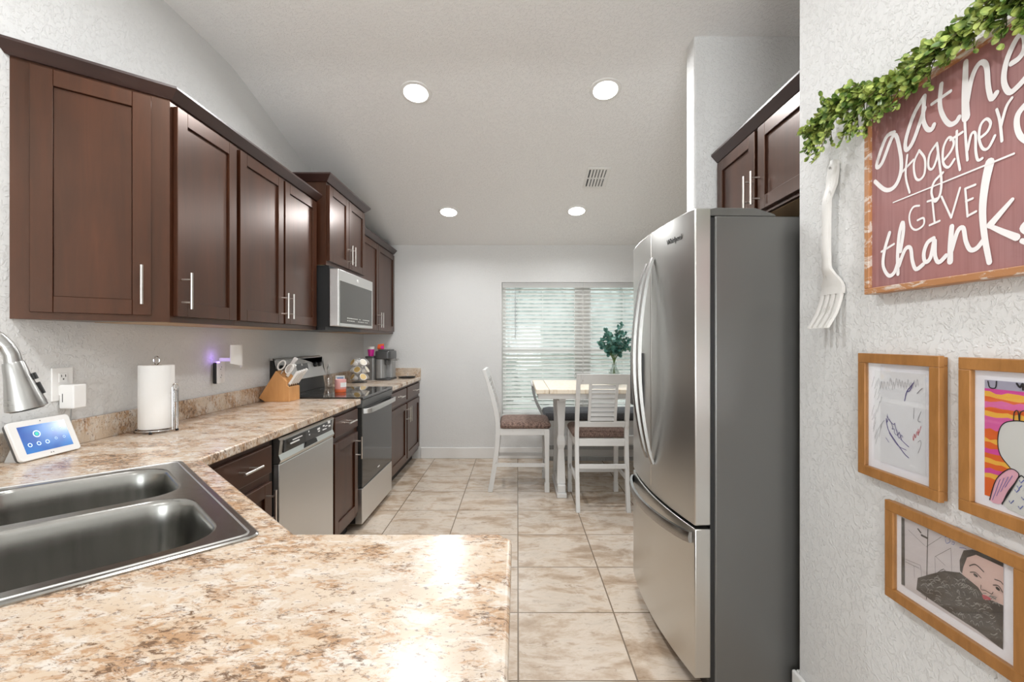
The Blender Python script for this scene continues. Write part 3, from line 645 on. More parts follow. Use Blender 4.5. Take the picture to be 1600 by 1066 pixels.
# ------------------------------------------------------------------ dining chairs
def chair(label, loc, rz):
    c = thing('dining_chair', label, 'chair', loc, rz, 'whitewashed counter height dining chairs')
    for sx in (-1, 1):
        # rear leg with backrest post: sabre curve
        pr = [(-0.27, 0.0), (-0.235, 0.20), (-0.205, 0.45), (-0.205, 0.62), (-0.245, 0.82), (-0.325, 1.075)]
        pts = smooth_path([(0, y, z) for y, z in pr], 4); rings = []
        x = sx * 0.196
        for p in pts:
            hw, hd = 0.0155, (0.021 if p.z < 0.9 else 0.016)
            rings.append([(x - hw, p.y - hd, p.z), (x + hw, p.y - hd, p.z), (x + hw, p.y + hd, p.z), (x - hw, p.y + hd, p.z)])
        MB().loft(rings).build('leg', M_CHAIR, c, smooth=False, bevel=0.003)
        x = sx * 0.203
        MB().hexa([(x - .015, .215, 0), (x + .015, .215, 0), (x + .015, .247, 0), (x - .015, .247, 0)], [(x - .022, .205, .555), (x + .022, .205, .555), (x + .022, .25, .555), (x - .022, .25, .555)]).box(x - 0.019, x + 0.019, 0.208, 0.25, 0.0, 0.085).build('leg', M_CHAIR, c, smooth=False, bevel=0.003)
    ap = MB().box(-0.18, 0.18, 0.222, 0.24, 0.50, 0.556).box(-0.18, 0.18, -0.22, -0.20, 0.50, 0.556)
    for sx in (-1, 1): ap.box(sx * 0.2 - 0.01, sx * 0.2 + 0.01, -0.19, 0.21, 0.50, 0.556)
    ap.build('seat_apron', M_CHAIR, c, smooth=False, bevel=0.002)
    # cushion
    rings = []
    for ins, z in ((0.012, 0.557), (0.0, 0.567), (-0.004, 0.585), (0.004, 0.602), (0.02, 0.614), (0.06, 0.622), (0.12, 0.625)):
        rings.append([(x_, y_, z) for x_, y_ in rrect(-0.222 + ins, 0.222 - ins, -0.185 + ins, 0.262 - ins, 0.035, 4)])
    MB().loft(rings).build('seat_cushion', M_SEAT, c)
    def yb(z): return -0.205 - 0.04 * max(0, (z - 0.62) / 0.2) - max(0, z - 0.82) * 0.11
    def rail(m, x0, x1, z0, z1, t=0.010):
        m.hexa([(x0, yb(z0) - t, z0), (x1, yb(z0) - t, z0), (x1, yb(z0) + t, z0), (x0, yb(z0) + t, z0)], [(x0, yb(z1) - t, z1), (x1, yb(z1) - t, z1), (x1, yb(z1) + t, z1), (x0, yb(z1) + t, z1)])
    m = MB(); rail(m, -0.181, 0.181, 0.995, 1.075, 0.012); m.build('top_rail', M_CHAIR, c, smooth=False, bevel=0.003)
    m = MB(); rail(m, -0.181, 0.181, 0.65, 0.695, 0.011); m.build('lower_rail', M_CHAIR, c, smooth=False, bevel=0.003)
    m = MB(); rail(m, -0.112, -0.092, 0.695, 0.995); rail(m, 0.092, 0.112, 0.695, 0.995)
    z = 0.703
    while z < 0.975:
        y = yb(z); m.hexa([(-0.092, y - 0.014, z), (0.092, y - 0.014, z), (0.092, y - 0.010, z), (-0.092, y - 0.010, z)], [(-0.092, y - 0.002, z + 0.0285), (0.092, y - 0.002, z + 0.0285), (0.092, y + 0.006, z + 0.0285), (-0.092, y + 0.006, z + 0.0285)]); z += 0.0365
    m.build('louvered_back', M_CHAIR, c, smooth=False)
    MB().box(-0.185, 0.185, -0.235, -0.217, 0.325, 0.36).build('stretcher', M_CHAIR, c, smooth=False, bevel=0.002)
    MB().box(-0.19, 0.19, 0.222, 0.238, 0.17, 0.205).build('stretcher', M_CHAIR, c, smooth=False, bevel=0.002)
    for sx in (-1, 1): MB().box(sx * 0.2 - 0.008, sx * 0.2 + 0.008, -0.225, 0.22, 0.22, 0.252).build('stretcher', M_CHAIR, c, smooth=False, bevel=0.002)
    return c
chair('whitewashed chair seen side-on at the left end of the dining table', (0.03, 4.28, 0), -PI / 2)
chair('whitewashed chair with louvered back toward the viewer, beside the refrigerator', (0.665, 3.87, 0), 0)

# ------------------------------------------------------------------ dining table
tb = thing('dining_table', 'counter height white trestle table with cream plank top by the window', 'table', (0.86, 4.2, 0))
x0, x1, y0, y1 = -0.71, 0.74, -0.46, 0.45
m = MB()
for k in range(5):
    ya = y0 + (y1 - y0) * k / 5; yb_ = y0 + (y1 - y0) * (k + 1) / 5 - 0.003
    m.box(x0 + 0.11, x1 - 0.11, ya, yb_, 0.90, 0.935)
m.box(x0, x0 + 0.107, y0, y1, 0.90, 0.935).box(x1 - 0.107, x1, y0, y1, 0.90, 0.935)
m.build('tabletop', M_TTOP, tb, smooth=False, bevel=0.004)
MB().box(x0 + 0.02, x1 - 0.02, y0 + 0.03, y0 + 0.05, 0.855, 0.9).box(x0 + 0.02, x1 - 0.02, y1 - 0.05, y1 - 0.03, 0.855, 0.9).box(x0 + 0.02, x0 + 0.04, y0 + 0.05, y1 - 0.05, 0.855, 0.9).box(x1 - 0.04, x1 - 0.02, y0 + 0.05, y1 - 0.05, 0.855, 0.9).build('apron', M_CHAIR, tb, smooth=False, bevel=0.003)
for xc in (-0.485, 0.50):
    m = MB().box(xc - 0.042, xc + 0.042, -0.29, 0.29, 0.0, 0.04).box(xc - 0.034, xc + 0.034, -0.27, 0.27, 0.04, 0.105)
    MB().box(xc - 0.03, xc + 0.03, -0.33, 0.33, 0.82, 0.855).build('trestle_cleat', M_CHAIR, tb, smooth=False, bevel=0.004)
    m.build('trestle_foot', M_CHAIR, tb, smooth=False, bevel=0.006)
    for yy in (-0.20, 0.20):
        q = MB()
        def ring(h, z): return [(xc - h, yy - h, z), (xc + h, yy - h, z), (xc + h, yy + h, z), (xc - h, yy + h, z)]
        q.loft([ring(0.036, 0.105), ring(0.030, 0.30), ring(0.024, 0.40), ring(0.034, 0.44), ring(0.034, 0.47), ring(0.026, 0.52), ring(0.036, 0.78), ring(0.036, 0.82)])
        q.build('trestle_post', M_CHAIR, tb, smooth=False, bevel=0.004)
MB().box(-0.45, 0.465, -0.03, 0.03, 0.40, 0.47).build('stretcher', M_CHAIR, tb, smooth=False, bevel=0.004)

# bench behind the table
bn = thing('dining_bench', 'whitewashed bench with charcoal cushion and curved arms under the window', 'bench', (0.90, 4.93, 0))
for x in (-0.60, 0.60):
    for y in (-0.19, 0.19): MB().box(x - 0.022, x + 0.022, y - 0.022, y + 0.022, 0, 0.50).build('leg', M_CHAIR, bn, smooth=False, bevel=0.003)
MB().box(-0.62, 0.62, -0.205, 0.205, 0.45, 0.515).build('seat_frame', M_CHAIR, bn, smooth=False, bevel=0.003)
MB().box(-0.578, 0.578, -0.2, -0.182, 0.22, 0.262).box(-0.578, 0.578, -0.2, -0.182, 0.105, 0.147).build('stretcher', M_CHAIRD, bn, smooth=False, bevel=0.003)
rings = []
for ins, z in ((0.01, 0.516), (0.0, 0.53), (0.0, 0.57), (0.012, 0.592), (0.05, 0.605), (0.1, 0.607)):
    rings.append([(x_, y_, z) for x_, y_ in rrect(-0.63 + ins, 0.63 - ins, -0.22 + ins, 0.21 - ins, 0.03, 4)])
MB().loft(rings).build('bench_cushion', M_BENCH, bn)
for sx in (-1, 1):
    for yy in (-0.17, 0.17):
        pts = smooth_path([(sx * 0.612, yy, 0.52), (sx * 0.66, yy, 0.60), (sx * 0.715, yy, 0.72), (sx * 0.735, yy, 0.84), (sx * 0.715, yy, 0.87)], 5)
        rings = [[(p.x - 0.012, p.y - 0.012, p.z), (p.x + 0.012, p.y - 0.012, p.z), (p.x + 0.012, p.y + 0.012, p.z), (p.x - 0.012, p.y + 0.012, p.z)] for p in pts]
        MB().loft(rings).build('arm_post', M_CHAIRD, bn, smooth=False)
    MB().box(sx * 0.725 - 0.03, sx * 0.725 + 0.03, -0.2, 0.2, 0.865, 0.885).build('armrest', M_CHAIR, bn, smooth=False, bevel=0.004)

# ------------------------------------------------------------------ vase and eucalyptus
vs = thing('glass_vase', 'clear glass vase on the dining table holding green stems', 'vase', (0.875, 4.2, 0.9355))
MB().lathe([(0.0, 0.0), (0.05, 0.0), (0.058, 0.02), (0.06, 0.07), (0.045, 0.12), (0.022, 0.155), (0.02, 0.185), (0.026, 0.20), (0.023, 0.20), (0.017, 0.185), (0.019, 0.155), (0.042, 0.118), (0.056, 0.07), (0.054, 0.02), (0.046, 0.006), (0, 0.006)], n=28, cap=False).build('vase_body', M_GLASSV, vs)
eu = thing('eucalyptus_bouquet', 'bouquet of round blue-green eucalyptus leaves in the glass vase', 'plant', (0.875, 4.2, 0.945))
def leaf(m, p, d, up, L, W):
    d = d.normalized(); s_ = d.cross(up).normalized(); nn = s_.cross(d)
    c = p + d * L / 2; ring = []
    for k in range(8):
        a = 2 * PI * k / 8; q = c + d * (L / 2) * math.cos(a) + s_ * (W / 2) * math.sin(a) + nn * (0.08 * L * abs(math.sin(a))); ring.append(q)
    lo = [q - nn * 0.0006 for q in ring]
    m.add(ring + [c], [(k, (k + 1) % 8, 8) for k in range(8)]); m.add(lo + [c - nn * 0.0006], [((k + 1) % 8, k, 8) for k in range(8)])
st = MB(); lf = MB(); rnd = random.Random(3)
for k in range(22):
    a = rnd.uniform(0, 2 * PI); r_ = rnd.uniform(0.02, 0.165); top = Vector((r_ * math.cos(a), r_ * math.sin(a), rnd.uniform(0.42, 0.585) - r_ * 0.8))
    b_ = Vector((-0.5 * top.x * 0.3, -0.5 * top.y * 0.3, 0.0)); neck = Vector((top.x * 0.06, top.y * 0.06, 0.2))
    pth = smooth_path([b_, neck, neck + Vector((top.x * 0.4, top.y * 0.4, 0.09)), top], 5); st.tube(pth, 0.0016, 5)
    for j in range(9, len(pth)):
        for q in range(2):
            d = Vector((rnd.uniform(-1, 1), rnd.uniform(-1, 1), rnd.uniform(-0.5, 0.8))); s_ = rnd.uniform(0.032, 0.05)
            leaf(lf, Vector(pth[j]), d, Vector((rnd.uniform(-1, 1), rnd.uniform(-1, 1), 0.5)), s_, s_ * 0.8)
    d = (top - neck); leaf(lf, top, d, Vector((0.3, -1, 0.2)), 0.035, 0.026)
st.build('stems', M_GSTEM, eu); lf.build('leaves', M_EUC, eu)

# ------------------------------------------------------------------ counter items
# smart display
sd = thing('smart_display', 'white tilted touch screen tablet with a blue screen beside the sink', 'tablet', (-1.63, 1.63, CT), 0)
bx, tx, zh = 0.0, -0.052, 0.128; hl = 0.106
nd = Vector((zh, 0, -tx)).normalized(); ud = Vector((tx, 0, zh)).normalized(); H = math.hypot(tx, zh)
def slabp(m, prof, t0, t1):   # profile in (y, up) on the tilted plane
    f = [Vector((0, 0, 0.004)) + Vector((0, y, 0)) + ud * h + nd * t1 for y, h in prof]; b_ = [Vector((0, 0, 0.004)) + Vector((0, y, 0)) + ud * h + nd * t0 for y, h in prof]
    m.loft([b_, f]); return m
bd = slabp(MB(), rrect(-hl, hl, 0.0, H, 0.012, 4), -0.011, 0.0).build('tablet_body', M_WHITE, sd, bevel=0.002)
slabp(MB(), rrect(-hl + 0.002, hl - 0.002, 0.003, H - 0.003, 0.012, 4), -0.020, -0.0105).build('tablet_back', M_DKGREY, sd)
def scr_mat():
    m, n, b = nt('tablet_screen')
    c = coords(n); a = noise(n, c, 9, 2)
    col = ramp(n, a, [(0.35, (0.012, 0.06, 0.28)), (0.65, (0.03, 0.17, 0.45))])
    lk(n, col, b.inputs['Base Color']); lk(n, col, b.inputs['Emission Color']); pin(b, Emission_Strength=0.55, Roughness=0.15); return m
s0, s1, t0, t1 = -hl + 0.026, hl - 0.024, 0.022, H - 0.020
scn = slabp(MB(), [(s0, t0), (s1, t0), (s1, t1), (s0, t1)], 0.0, 0.0006).build('screen', scr_mat(), bd, smooth=False)
M_ICW = emit('icon_white', (0.6, 0.8, 1.0), 0.6); M_ICG = emit('icon_green', (0.05, 0.5, 0.35), 0.6)
def disc(m, cy, ch, r0, r1, n=20, t=0.0010):
    for k in range(n):
        a, b_ = 2 * PI * k / n, 2 * PI * (k + 1) / n
        q = [(cy + r * math.cos(x), ch + r * math.sin(x)) for r, x in ((r0, a), (r1, a), (r1, b_), (r0, b_))]
        m.add([Vector((0, y, 0.004)) + ud * h + nd * t for y, h in q], [(0, 1, 2, 3)])
sw_, sh_ = s1 - s0, t1 - t0
for y, h, r0_, r1_, mt_ in ((0.33, 0.66, 0.009, 0.0125, M_ICW), (0.33, 0.66, 0, 0.006, M_ICG), (0.12, 0.30, 0.0048, 0.0072, M_ICW), (0.30, 0.30, 0.0048, 0.0072, M_ICW), (0.48, 0.30, 0.0048, 0.0072, M_ICW), (0.68, 0.72, 0.0035, 0.0045, M_ICW), (0.85, 0.72, 0.0035, 0.0045, M_ICW), (0.68, 0.36, 0.0035, 0.0045, M_ICW), (0.86, 0.36, 0.0035, 0.0045, M_ICW)):
    q_ = MB(); disc(q_, s0 + sw_ * y, t0 + sh_ * h, r0_, r1_); q_.build('screen_icon', mt_, scn, smooth=False)
ln = MB(); disc(ln, 0.0, H - 0.009, 0, 0.0022, 12); disc(ln, 0.004, 0.011, 0, 0.0025, 4); disc(ln, -0.004, 0.011, 0, 0.0025, 4); ln.build('camera_dot', M_DKGREY, bd, smooth=False)
MB().prism([(-0.028, 0.0), (-0.074, 0.0), (-0.048, 0.055), (-0.030, 0.045)], -0.09, 0.05, 'y').build('stand', flat('stand_grey', (0.55, 0.55, 0.54), 0.4), sd, smooth=False)

# outlets (plates on the left wall)
def outlet(label, y, z, w=0.075, h=0.118):
    o = thing('wall_outlet', label, 'outlet', (WX, y, z), 0, 'white outlets on the left wall')
    MB().box(0.0, 0.006, -w / 2, w / 2, -h / 2, h / 2).build('cover_plate', M_WHITE, o, smooth=False, bevel=0.002)
    s_ = MB().box(0.006, 0.0085, -0.017, 0.017, 0.006, 0.042).box(0.006, 0.0085, -0.017, 0.017, -0.042, -0.006).build('socket', M_WHITE, o, smooth=False, bevel=0.002)
    k = MB()
    for zc_ in (0.027, -0.021): k.box(0.0085, 0.0089, -0.009, -0.0065, zc_, zc_ + 0.009).box(0.0085, 0.0089, 0.0065, 0.009, zc_, zc_ + 0.009).lathe([(0.003, 0), (0.003, 0.0004), (0, 0.0005)], (0.0085, 0, zc_ - 0.008), 8, 'x')
    k.build('socket_slots', M_BLACK, s_, smooth=False)
    return o
outlet('white wall outlet with a power adapter plugged in, above the tablet', 1.765, 1.165, 0.082, 0.125)
ad = thing('power_adapter', 'white block power adapter plugged into the outlet above the tablet', 'adapter', (WX + 0.0085, 1.775, 1.118))
MB().box(0.0, 0.056, -0.028, 0.025, -0.045, 0.045).build('adapter_body', M_WHITE, ad, smooth=False, bevel=0.004)
MB().box(0.012, 0.015, -0.0284, -0.028, -0.02, 0.012).build('label_mark', M_DKGREY, ad, smooth=False)
pth = smooth_path([(0.02, 0, -0.045), (0.018, 0, -0.10), (0.03, -0.005, -0.17), (0.04, -0.02, -0.188)], 6)
MB().tube(pth, 0.002, 6).build('power_cord', flat('cord_grey', (0.4, 0.4, 0.4), 0.5), ad)
outlet('white wall outlet behind the plug-in night light, near the paper towels', 2.70, 1.145, 0.085, 0.125)
nl = thing('night_light', 'white curved plug-in night light with violet glow on the left wall', 'night light', (WX + 0.009, 2.645, 1.15))
MB().box(0.0, 0.022, -0.020, 0.006, -0.065, 0.055).build('light_body', M_BLACK, nl, smooth=False, bevel=0.006)
MB().box(0.022, 0.030, -0.020, 0.006, -0.065, 0.055).build('light_face', M_WHITE, nl, smooth=False, bevel=0.004)
MB().lathe([(0.0, 0), (0.009, 0), (0.009, 0.006), (0, 0.007)], (0.022, -0.004, 0.055), 12).build('light_lens', emit('violet_led', (0.35, 0.18, 1.0), 4), nl)
rings = []
for k in range(13):
    t = k / 12; a = R(-70 + 140 * t)
    rings.append([(0.075 + 0.045 * math.cos(a), 0.05 + 0.055 * math.sin(a), zz) for zz in (0.02 + 0.05 * (1 - t) * 0.6, 0.155)] + [(0.071 + 0.045 * math.cos(a), 0.05 + 0.051 * math.sin(a), zz) for zz in (0.155, 0.02 + 0.05 * (1 - t) * 0.6)])
MB().loft(rings).build('curved_shade', M_WHITE, nl)
MB().box(0.0, 0.112, 0.040, 0.05, 0.06, 0.08).build('shade_bracket', M_WHITE, nl, smooth=False)
L = bpy.data.lights.new('night_glow', 'POINT'); L.energy = 0.06; L.color = (0.45, 0.25, 1.0); L.shadow_soft_size = 0.012
lo = bpy.data.objects.new('night_glow', L); COL.objects.link(lo); lo.location = (WX + 0.045, 2.625, 1.235)

# paper towels
pt = thing('paper_towel_holder', 'chrome wire paper towel holder with looped side arm on the counter', 'holder', (-1.61, 2.07, CT))
m = MB(); ringp = [(0.078 * math.cos(a), 0.078 * math.sin(a), 0.012) for a in [2 * PI * k / 28 for k in range(29)]]
m.tube(ringp, 0.003, 8, cap=False); m.cyl((-0.078, 0, 0.012), (0.078, 0, 0.012), 0.0028).cyl((0, -0.078, 0.012), (0, 0.078, 0.012), 0.0028)
m.build('wire_base', M_CHROME, pt)
for a in (0.3, 1.9, 3.5, 5.1): MB().lathe([(0, 0), (0.006, 0.001), (0.007, 0.006), (0.004, 0.012), (0, 0.013)], (0.078 * math.cos(a), 0.078 * math.sin(a), 0), 10).build('foot', M_BLACK, pt)
m = MB().cyl((0, 0, 0.012), (0, 0, 0.30), 0.003); lp = [(0.013 * math.sin(2 * PI * k / 20), 0.0, 0.317 - 0.018 * math.cos(2 * PI * k / 20)) for k in range(21)]
m.tube(lp, 0.0025, 8, cap=False); m.build('center_rod', M_CHROME, pt)
for w_, h_ in ((0.017, 0.215), (0.008, 0.19)):
    pth = [(0.084, -w_, 0.012)] + [(0.084, -w_ * math.cos(PI * k / 10), h_ - w_ + w_ * math.sin(PI * k / 10)) for k in range(11)] + [(0.084, w_, 0.012)]
    MB().tube(pth, 0.0025, 8).build('side_arm', M_CHROME, pt)
pr = thing('paper_towel_roll', 'white paper towel roll standing on the wire holder', 'paper towels', (-1.61, 2.07, CT + 0.018))
MB().lathe([(0.02, 0), (0.064, 0.0), (0.066, 0.003), (0.066, 0.276), (0.064, 0.279), (0.02, 0.279), (0.02, 0.0)], n=40, cap=False).add([(0.066, 0.0, 0.003), (0.0672, 0.02, 0.003), (0.0672, 0.02, 0.276), (0.066, 0, 0.276)], [(0, 1, 2, 3)]).build('towel_roll', M_PAPER, pr)
MB().lathe([(0.0195, 0.0), (0.0195, 0.279), (0.018, 0.279), (0.018, 0)], n=20, cap=False).build('cardboard_core', flat('cardboard', (0.45, 0.32, 0.2), 0.8), pr)

# knife block
kb = thing('knife_block', 'honey bamboo slanted knife block on the counter beside the range', 'knife block', (-1.60, 3.07, CT))
prof = [(-0.07, 0.0), (0.09, 0.0), (0.09, 0.095), (0.072, 0.108), (0.072, 0.135), (0.0, 0.205), (-0.112, 0.026)]
body = MB().prism(prof, 0.0, 0.15, 'y').build('block_body', M_BLOCK, kb, smooth=False, bevel=0.003)
kd = Vector((0.56, 0, 0.83)).normalized()
m = MB()
for k in range(5): m.box(0.074, 0.088, 0.014 + k * 0.028, 0.022 + k * 0.028, 0.1005, 0.1055)
m.build('knife_slots', M_TOE, body, smooth=False)
def knife(label, base, L, w, th, white=True, yd=0.0):
    d = (kd + Vector((0, yd, 0))).normalized(); px_ = Vector((d.z, 0, -d.x)).normalized()
    k = thing('kitchen_knife', label, 'knife', base + kb.location, 0, 'white handled knives in the block')
    rings = []
    for t, s_ in ((0, 0.75), (0.12, 0.95), (0.4, 0.85), (0.75, 1.0), (0.95, 1.15), (1.0, 0.8)):
        p = d * L * t; rings.append([p + px_ * w * s_ + Vector((0, q * th, 0)) * 1 for q in (-1, 1)] + [p - px_ * w * s_ + Vector((0, q * th, 0)) for q in (1, -1)])
    MB().loft(rings).build('knife_handle', M_WHITE, k, bevel=0.002)
    MB().hexa([d * -0.006 + px_ * w * .7 + Vector((0, -th * 1.05, 0)), d * -0.006 + px_ * w * .7 + Vector((0, th * 1.05, 0)), d * -0.006 - px_ * w * .7 + Vector((0, th * 1.05, 0)), d * -0.006 - px_ * w * .7 + Vector((0, -th * 1.05, 0))], [d * 0.006 + px_ * w * .8 + Vector((0, -th * 1.05, 0)), d * 0.006 + px_ * w * .8 + Vector((0, th * 1.05, 0)), d * 0.006 - px_ * w * .8 + Vector((0, th * 1.05, 0)), d * 0.006 - px_ * w * .8 + Vector((0, -th * 1.05, 0))]).build('bolster', M_CHROME, k, smooth=False)
labs = ['nearest small white knife handle in the lower row of the block', 'second small white knife handle from the front, lower row of the block', 'middle small white knife handle in the lower row of the block', 'fourth small white knife handle from the front, lower row', 'rearmost small white knife handle in the lower row of the block']
for k in range(5): knife(labs[k], Vector((0.081, 0.018 + k * 0.028, 0.112)), 0.105 + 0.004 * k, 0.0085, 0.006)
knife('large white knife handle rising highest from the top of the block', Vector((0.028, 0.085, 0.186)), 0.125, 0.012, 0.008)
knife('medium white knife handle on the upper slope beside the scissors', Vector((0.052, 0.045, 0.163)), 0.10, 0.010, 0.007)
sz = thing('kitchen_scissors', 'white handled kitchen scissors stuck in the knife block', 'scissors', kb.location + Vector((0.026, 0.025, 0.19)))
for s_, dz in ((-1, 0.0), (1, 0.004)):
    c_ = kd * 0.048 + Vector((s_ * 0.026, 0.0, -s_ * 0.012)); pth = []
    for k in range(21):
        a = 2 * PI * k / 20; pth.append(c_ + kd * 0.034 * math.cos(a) + Vector((kd.z, 0, -kd.x)) * 0.021 * math.sin(a))
    MB().tube(pth, 0.0048, 10, cap=False).build('scissor_handle', M_WHITE, sz)
MB().cyl(kd * -0.02, kd * 0.02, 0.006).build('scissor_blades', M_CHROME, sz)

# things on the range top and behind
def jar_mat():
    m, n, b = nt('pink_candle_glass')
    t = n.nodes.new('ShaderNodeTexCoord'); sp = n.nodes.new('ShaderNodeSeparateXYZ'); lk(n, t.outputs['Object'], sp.inputs[0])
    mr = n.nodes.new('ShaderNodeMapRange'); mr.inputs[1].default_value = 0; mr.inputs[2].default_value = 0.1; lk(n, sp.outputs[2], mr.inputs[0])
    col = ramp(n, mr.outputs[0], [(0.0, (0.85, 0.16, 0.05)), (0.22, (0.85, 0.2, 0.1)), (0.30, (0.82, 0.38, 0.34)), (0.9, (0.80, 0.42, 0.40))])
    lk(n, col, b.inputs['Base Color']); pin(b, Roughness=0.2); return m
cd = thing('candle_jar', 'pink and orange glass candle jar on the black cooktop', 'candle', (-1.365, 3.58, 0.9345))
MB().lathe([(0, 0), (0.040, 0.0), (0.042, 0.004), (0.042, 0.096), (0.039, 0.098), (0.037, 0.096), (0.037, 0.085), (0, 0.085)], n=32, cap=False).build('candle_glass', jar_mat(), cd)
MB().add([((0.0425) * math.cos(a), 0.0425 * math.sin(a), z) for z in (0.04, 0.075) for a in [R(-70 + 12 * k) for k in range(8)]], [(k, k + 1, k + 9, k + 8) for k in range(7)]).build('candle_label', M_WHITE, cd)
bt = thing('oil_bottle', 'small clear glass bottle with pour spout at the back of the cooktop', 'bottle', (-1.60, 3.93, 0.9345))
MB().lathe([(0, 0), (0.030, 0.0), (0.032, 0.004), (0.032, 0.085), (0.012, 0.115), (0.010, 0.15), (0.013, 0.152), (0.010, 0.154), (0, 0.154)], n=20, cap=False).build('bottle_glass', thinglass('bottle_clear', (0.86, 0.84, 0.83), 0.35), bt)
MB().lathe([(0.012, 0), (0.012, 0.02), (0.006, 0.03), (0.004, 0.05), (0, 0.051)], (0, 0, 0.152), 12).build('pour_spout', M_STEEL, bt)
tm = thing('kitchen_timer', 'small white kitchen timer with pale blue face behind the candle', 'timer', (-1.50, 3.94, 0.9345), -R(68) + PI / 2)
MB().prism([(0.0, 0.0), (0.02, 0.0), (0.034, 0.095), (0.022, 0.098)], -0.038, 0.038, 'x').build('timer_body', M_WHITE, tm, smooth=False, bevel=0.003)
MB().hexa([(-0.026, 0.0055, 0.04), (0.026, 0.0055, 0.04), (0.026, 0.012, 0.04), (-0.026, 0.012, 0.04)], [(-0.026, 0.016, 0.085), (0.026, 0.016, 0.085), (0.026, 0.024, 0.085), (-0.026, 0.024, 0.085)]).build('timer_face', flat('pale_blue', (0.25, 0.38, 0.58), 0.3), tm, smooth=False)
tm.rotation_euler.z = R(35)

# coffee pod carousel with pods
pcx, pcy = -1.53, 4.50
pc_ = thing('pod_carousel', 'chrome wire carousel rack for coffee pods beside the coffee maker', 'rack', (pcx, pcy, CT))
MB().lathe([(0, 0), (0.07, 0), (0.072, 0.005), (0.06, 0.010), (0, 0.010)], n=28).build('carousel_base', M_DKGREY, pc_)
MB().cyl((0, 0, 0.01), (0, 0, 0.235), 0.004).build('center_rod', M_CHROME, pc_)
PZ = (0.055, 0.125, 0.195)
def pod_dir(zi, k):
    a = 2 * PI * k / 4 - PI / 2 + (0.0 if zi == 1 else PI / 4); return a, Vector((math.cos(a) * .85, math.sin(a) * .85, 0.52)).normalized()
for zi, z in enumerate(PZ):
    m = MB()
    for k in range(4):
        a, td = pod_dir(zi, k); cx_, cy_ = 0.066 * math.cos(a), 0.066 * math.sin(a); e1 = Vector((-math.sin(a), math.cos(a), 0)); e2 = td.cross(e1)
        m.tube([Vector((cx_, cy_, z)) + (e1 * math.cos(2 * PI * j / 16) + e2 * math.sin(2 * PI * j / 16)) * 0.032 for j in range(17)], 0.0016, 6, cap=False)
        m.cyl((0, 0, z - 0.012), (cx_ * .6, cy_ * .6, z - 0.012), 0.0018, 6)
    m.build('pod_ring', M_CHROME, pc_)
podm = [flat('pod_foil_gold', (0.66, 0.46, 0.17), 0.4), flat('pod_foil_cream', (0.80, 0.74, 0.60), 0.4), flat('pod_foil_brown', (0.22, 0.13, 0.08), 0.4)]
lv = ['bottom', 'middle', 'top']; hv = [['front right', 'back right', 'back left', 'front left'], ['front', 'right-hand', 'back', 'left-hand'], ['front right', 'back right', 'back left', 'front left']]; cn = ['gold topped', 'cream topped', 'brown topped']
for zi, z in enumerate(PZ):
    for k in range(4):
        a, td = pod_dir(zi, k); ci = 0 if (zi, k) in ((0, 0), (0, 3), (1, 0), (2, 3)) else (1 if (zi + k) % 2 == 0 else 2)
        pd = thing('coffee_pod', '%s white coffee pod, %s one in the %s ring of the carousel' % (cn[ci], hv[zi][k], lv[zi]), 'coffee pod', (pcx + 0.066 * math.cos(a), pcy + 0.066 * math.sin(a), CT + z), 0, 'coffee pods in the carousel')
        MB().tube([td * -0.044, td * 0.004, td * 0.006, td * 0.009], [0.021, 0.0305, 0.0355, 0.0355], 20).build('pod_cup', M_WHITE, pd)
        MB().tube([td * 0.009, td * 0.0108], [0.030, 0.0285], 20).build('pod_lid', podm[ci], pd)

# coffee maker
M_KG = flat('coffee_maker_grey', (0.30, 0.30, 0.295), 0.35, 0.3)
M_KD = flat('coffee_maker_dark', (0.06, 0.06, 0.06), 0.3)
cm = thing('coffee_maker', 'grey and black pod coffee maker in the far counter corner', 'coffee maker', (-1.42, 4.86, CT))
MB().prism(rrect(-0.03, 0.125, -0.14, 0.14, 0.03), 0.0, 0.018, 'z').build('maker_base', M_KD, cm)
MB().prism(rrect(-0.03, 0.055, -0.13, 0.13, 0.03), 0.018, 0.235, 'z').prism(rrect(0.02, 0.115, -0.01, 0.13, 0.02), 0.018, 0.22, 'z').build('maker_body', M_KG, cm, bevel=0.004)
MB().prism(rrect(-0.035, 0.125, -0.14, 0.135, 0.035), 0.215, 0.30, 'z').build('brew_head', M_KD, cm, bevel=0.01)
MB().prism(rrect(-0.015, 0.11, -0.12, 0.11, 0.04), 0.30, 0.315, 'z').build('lid', M_DKGREY, cm, bevel=0.005)
MB().prism([(0.12, 0.195), (0.19, 0.20), (0.19, 0.22), (0.12, 0.22)], -0.10, -0.04, 'y').build('lid_handle', M_STEEL, cm, smooth=False)
MB().lathe([(0.02, 0), (0.02, 0.05), (0.012, 0.06), (0, 0.06)], (0.08, -0.08, 0.155), 16).build('pod_nozzle', M_DKGREY, cm)
MB().prism(rrect(-0.145, -0.034, -0.11, 0.12, 0.035), 0.0, 0.225, 'z').build('water_tank', flat('tank_grey', (0.24, 0.24, 0.235), 0.25, 0.2), cm)
MB().prism(rrect(-0.148, -0.031, -0.113, 0.123, 0.035), 0.225, 0.245, 'z').build('tank_lid', M_KD, cm, bevel=0.004)
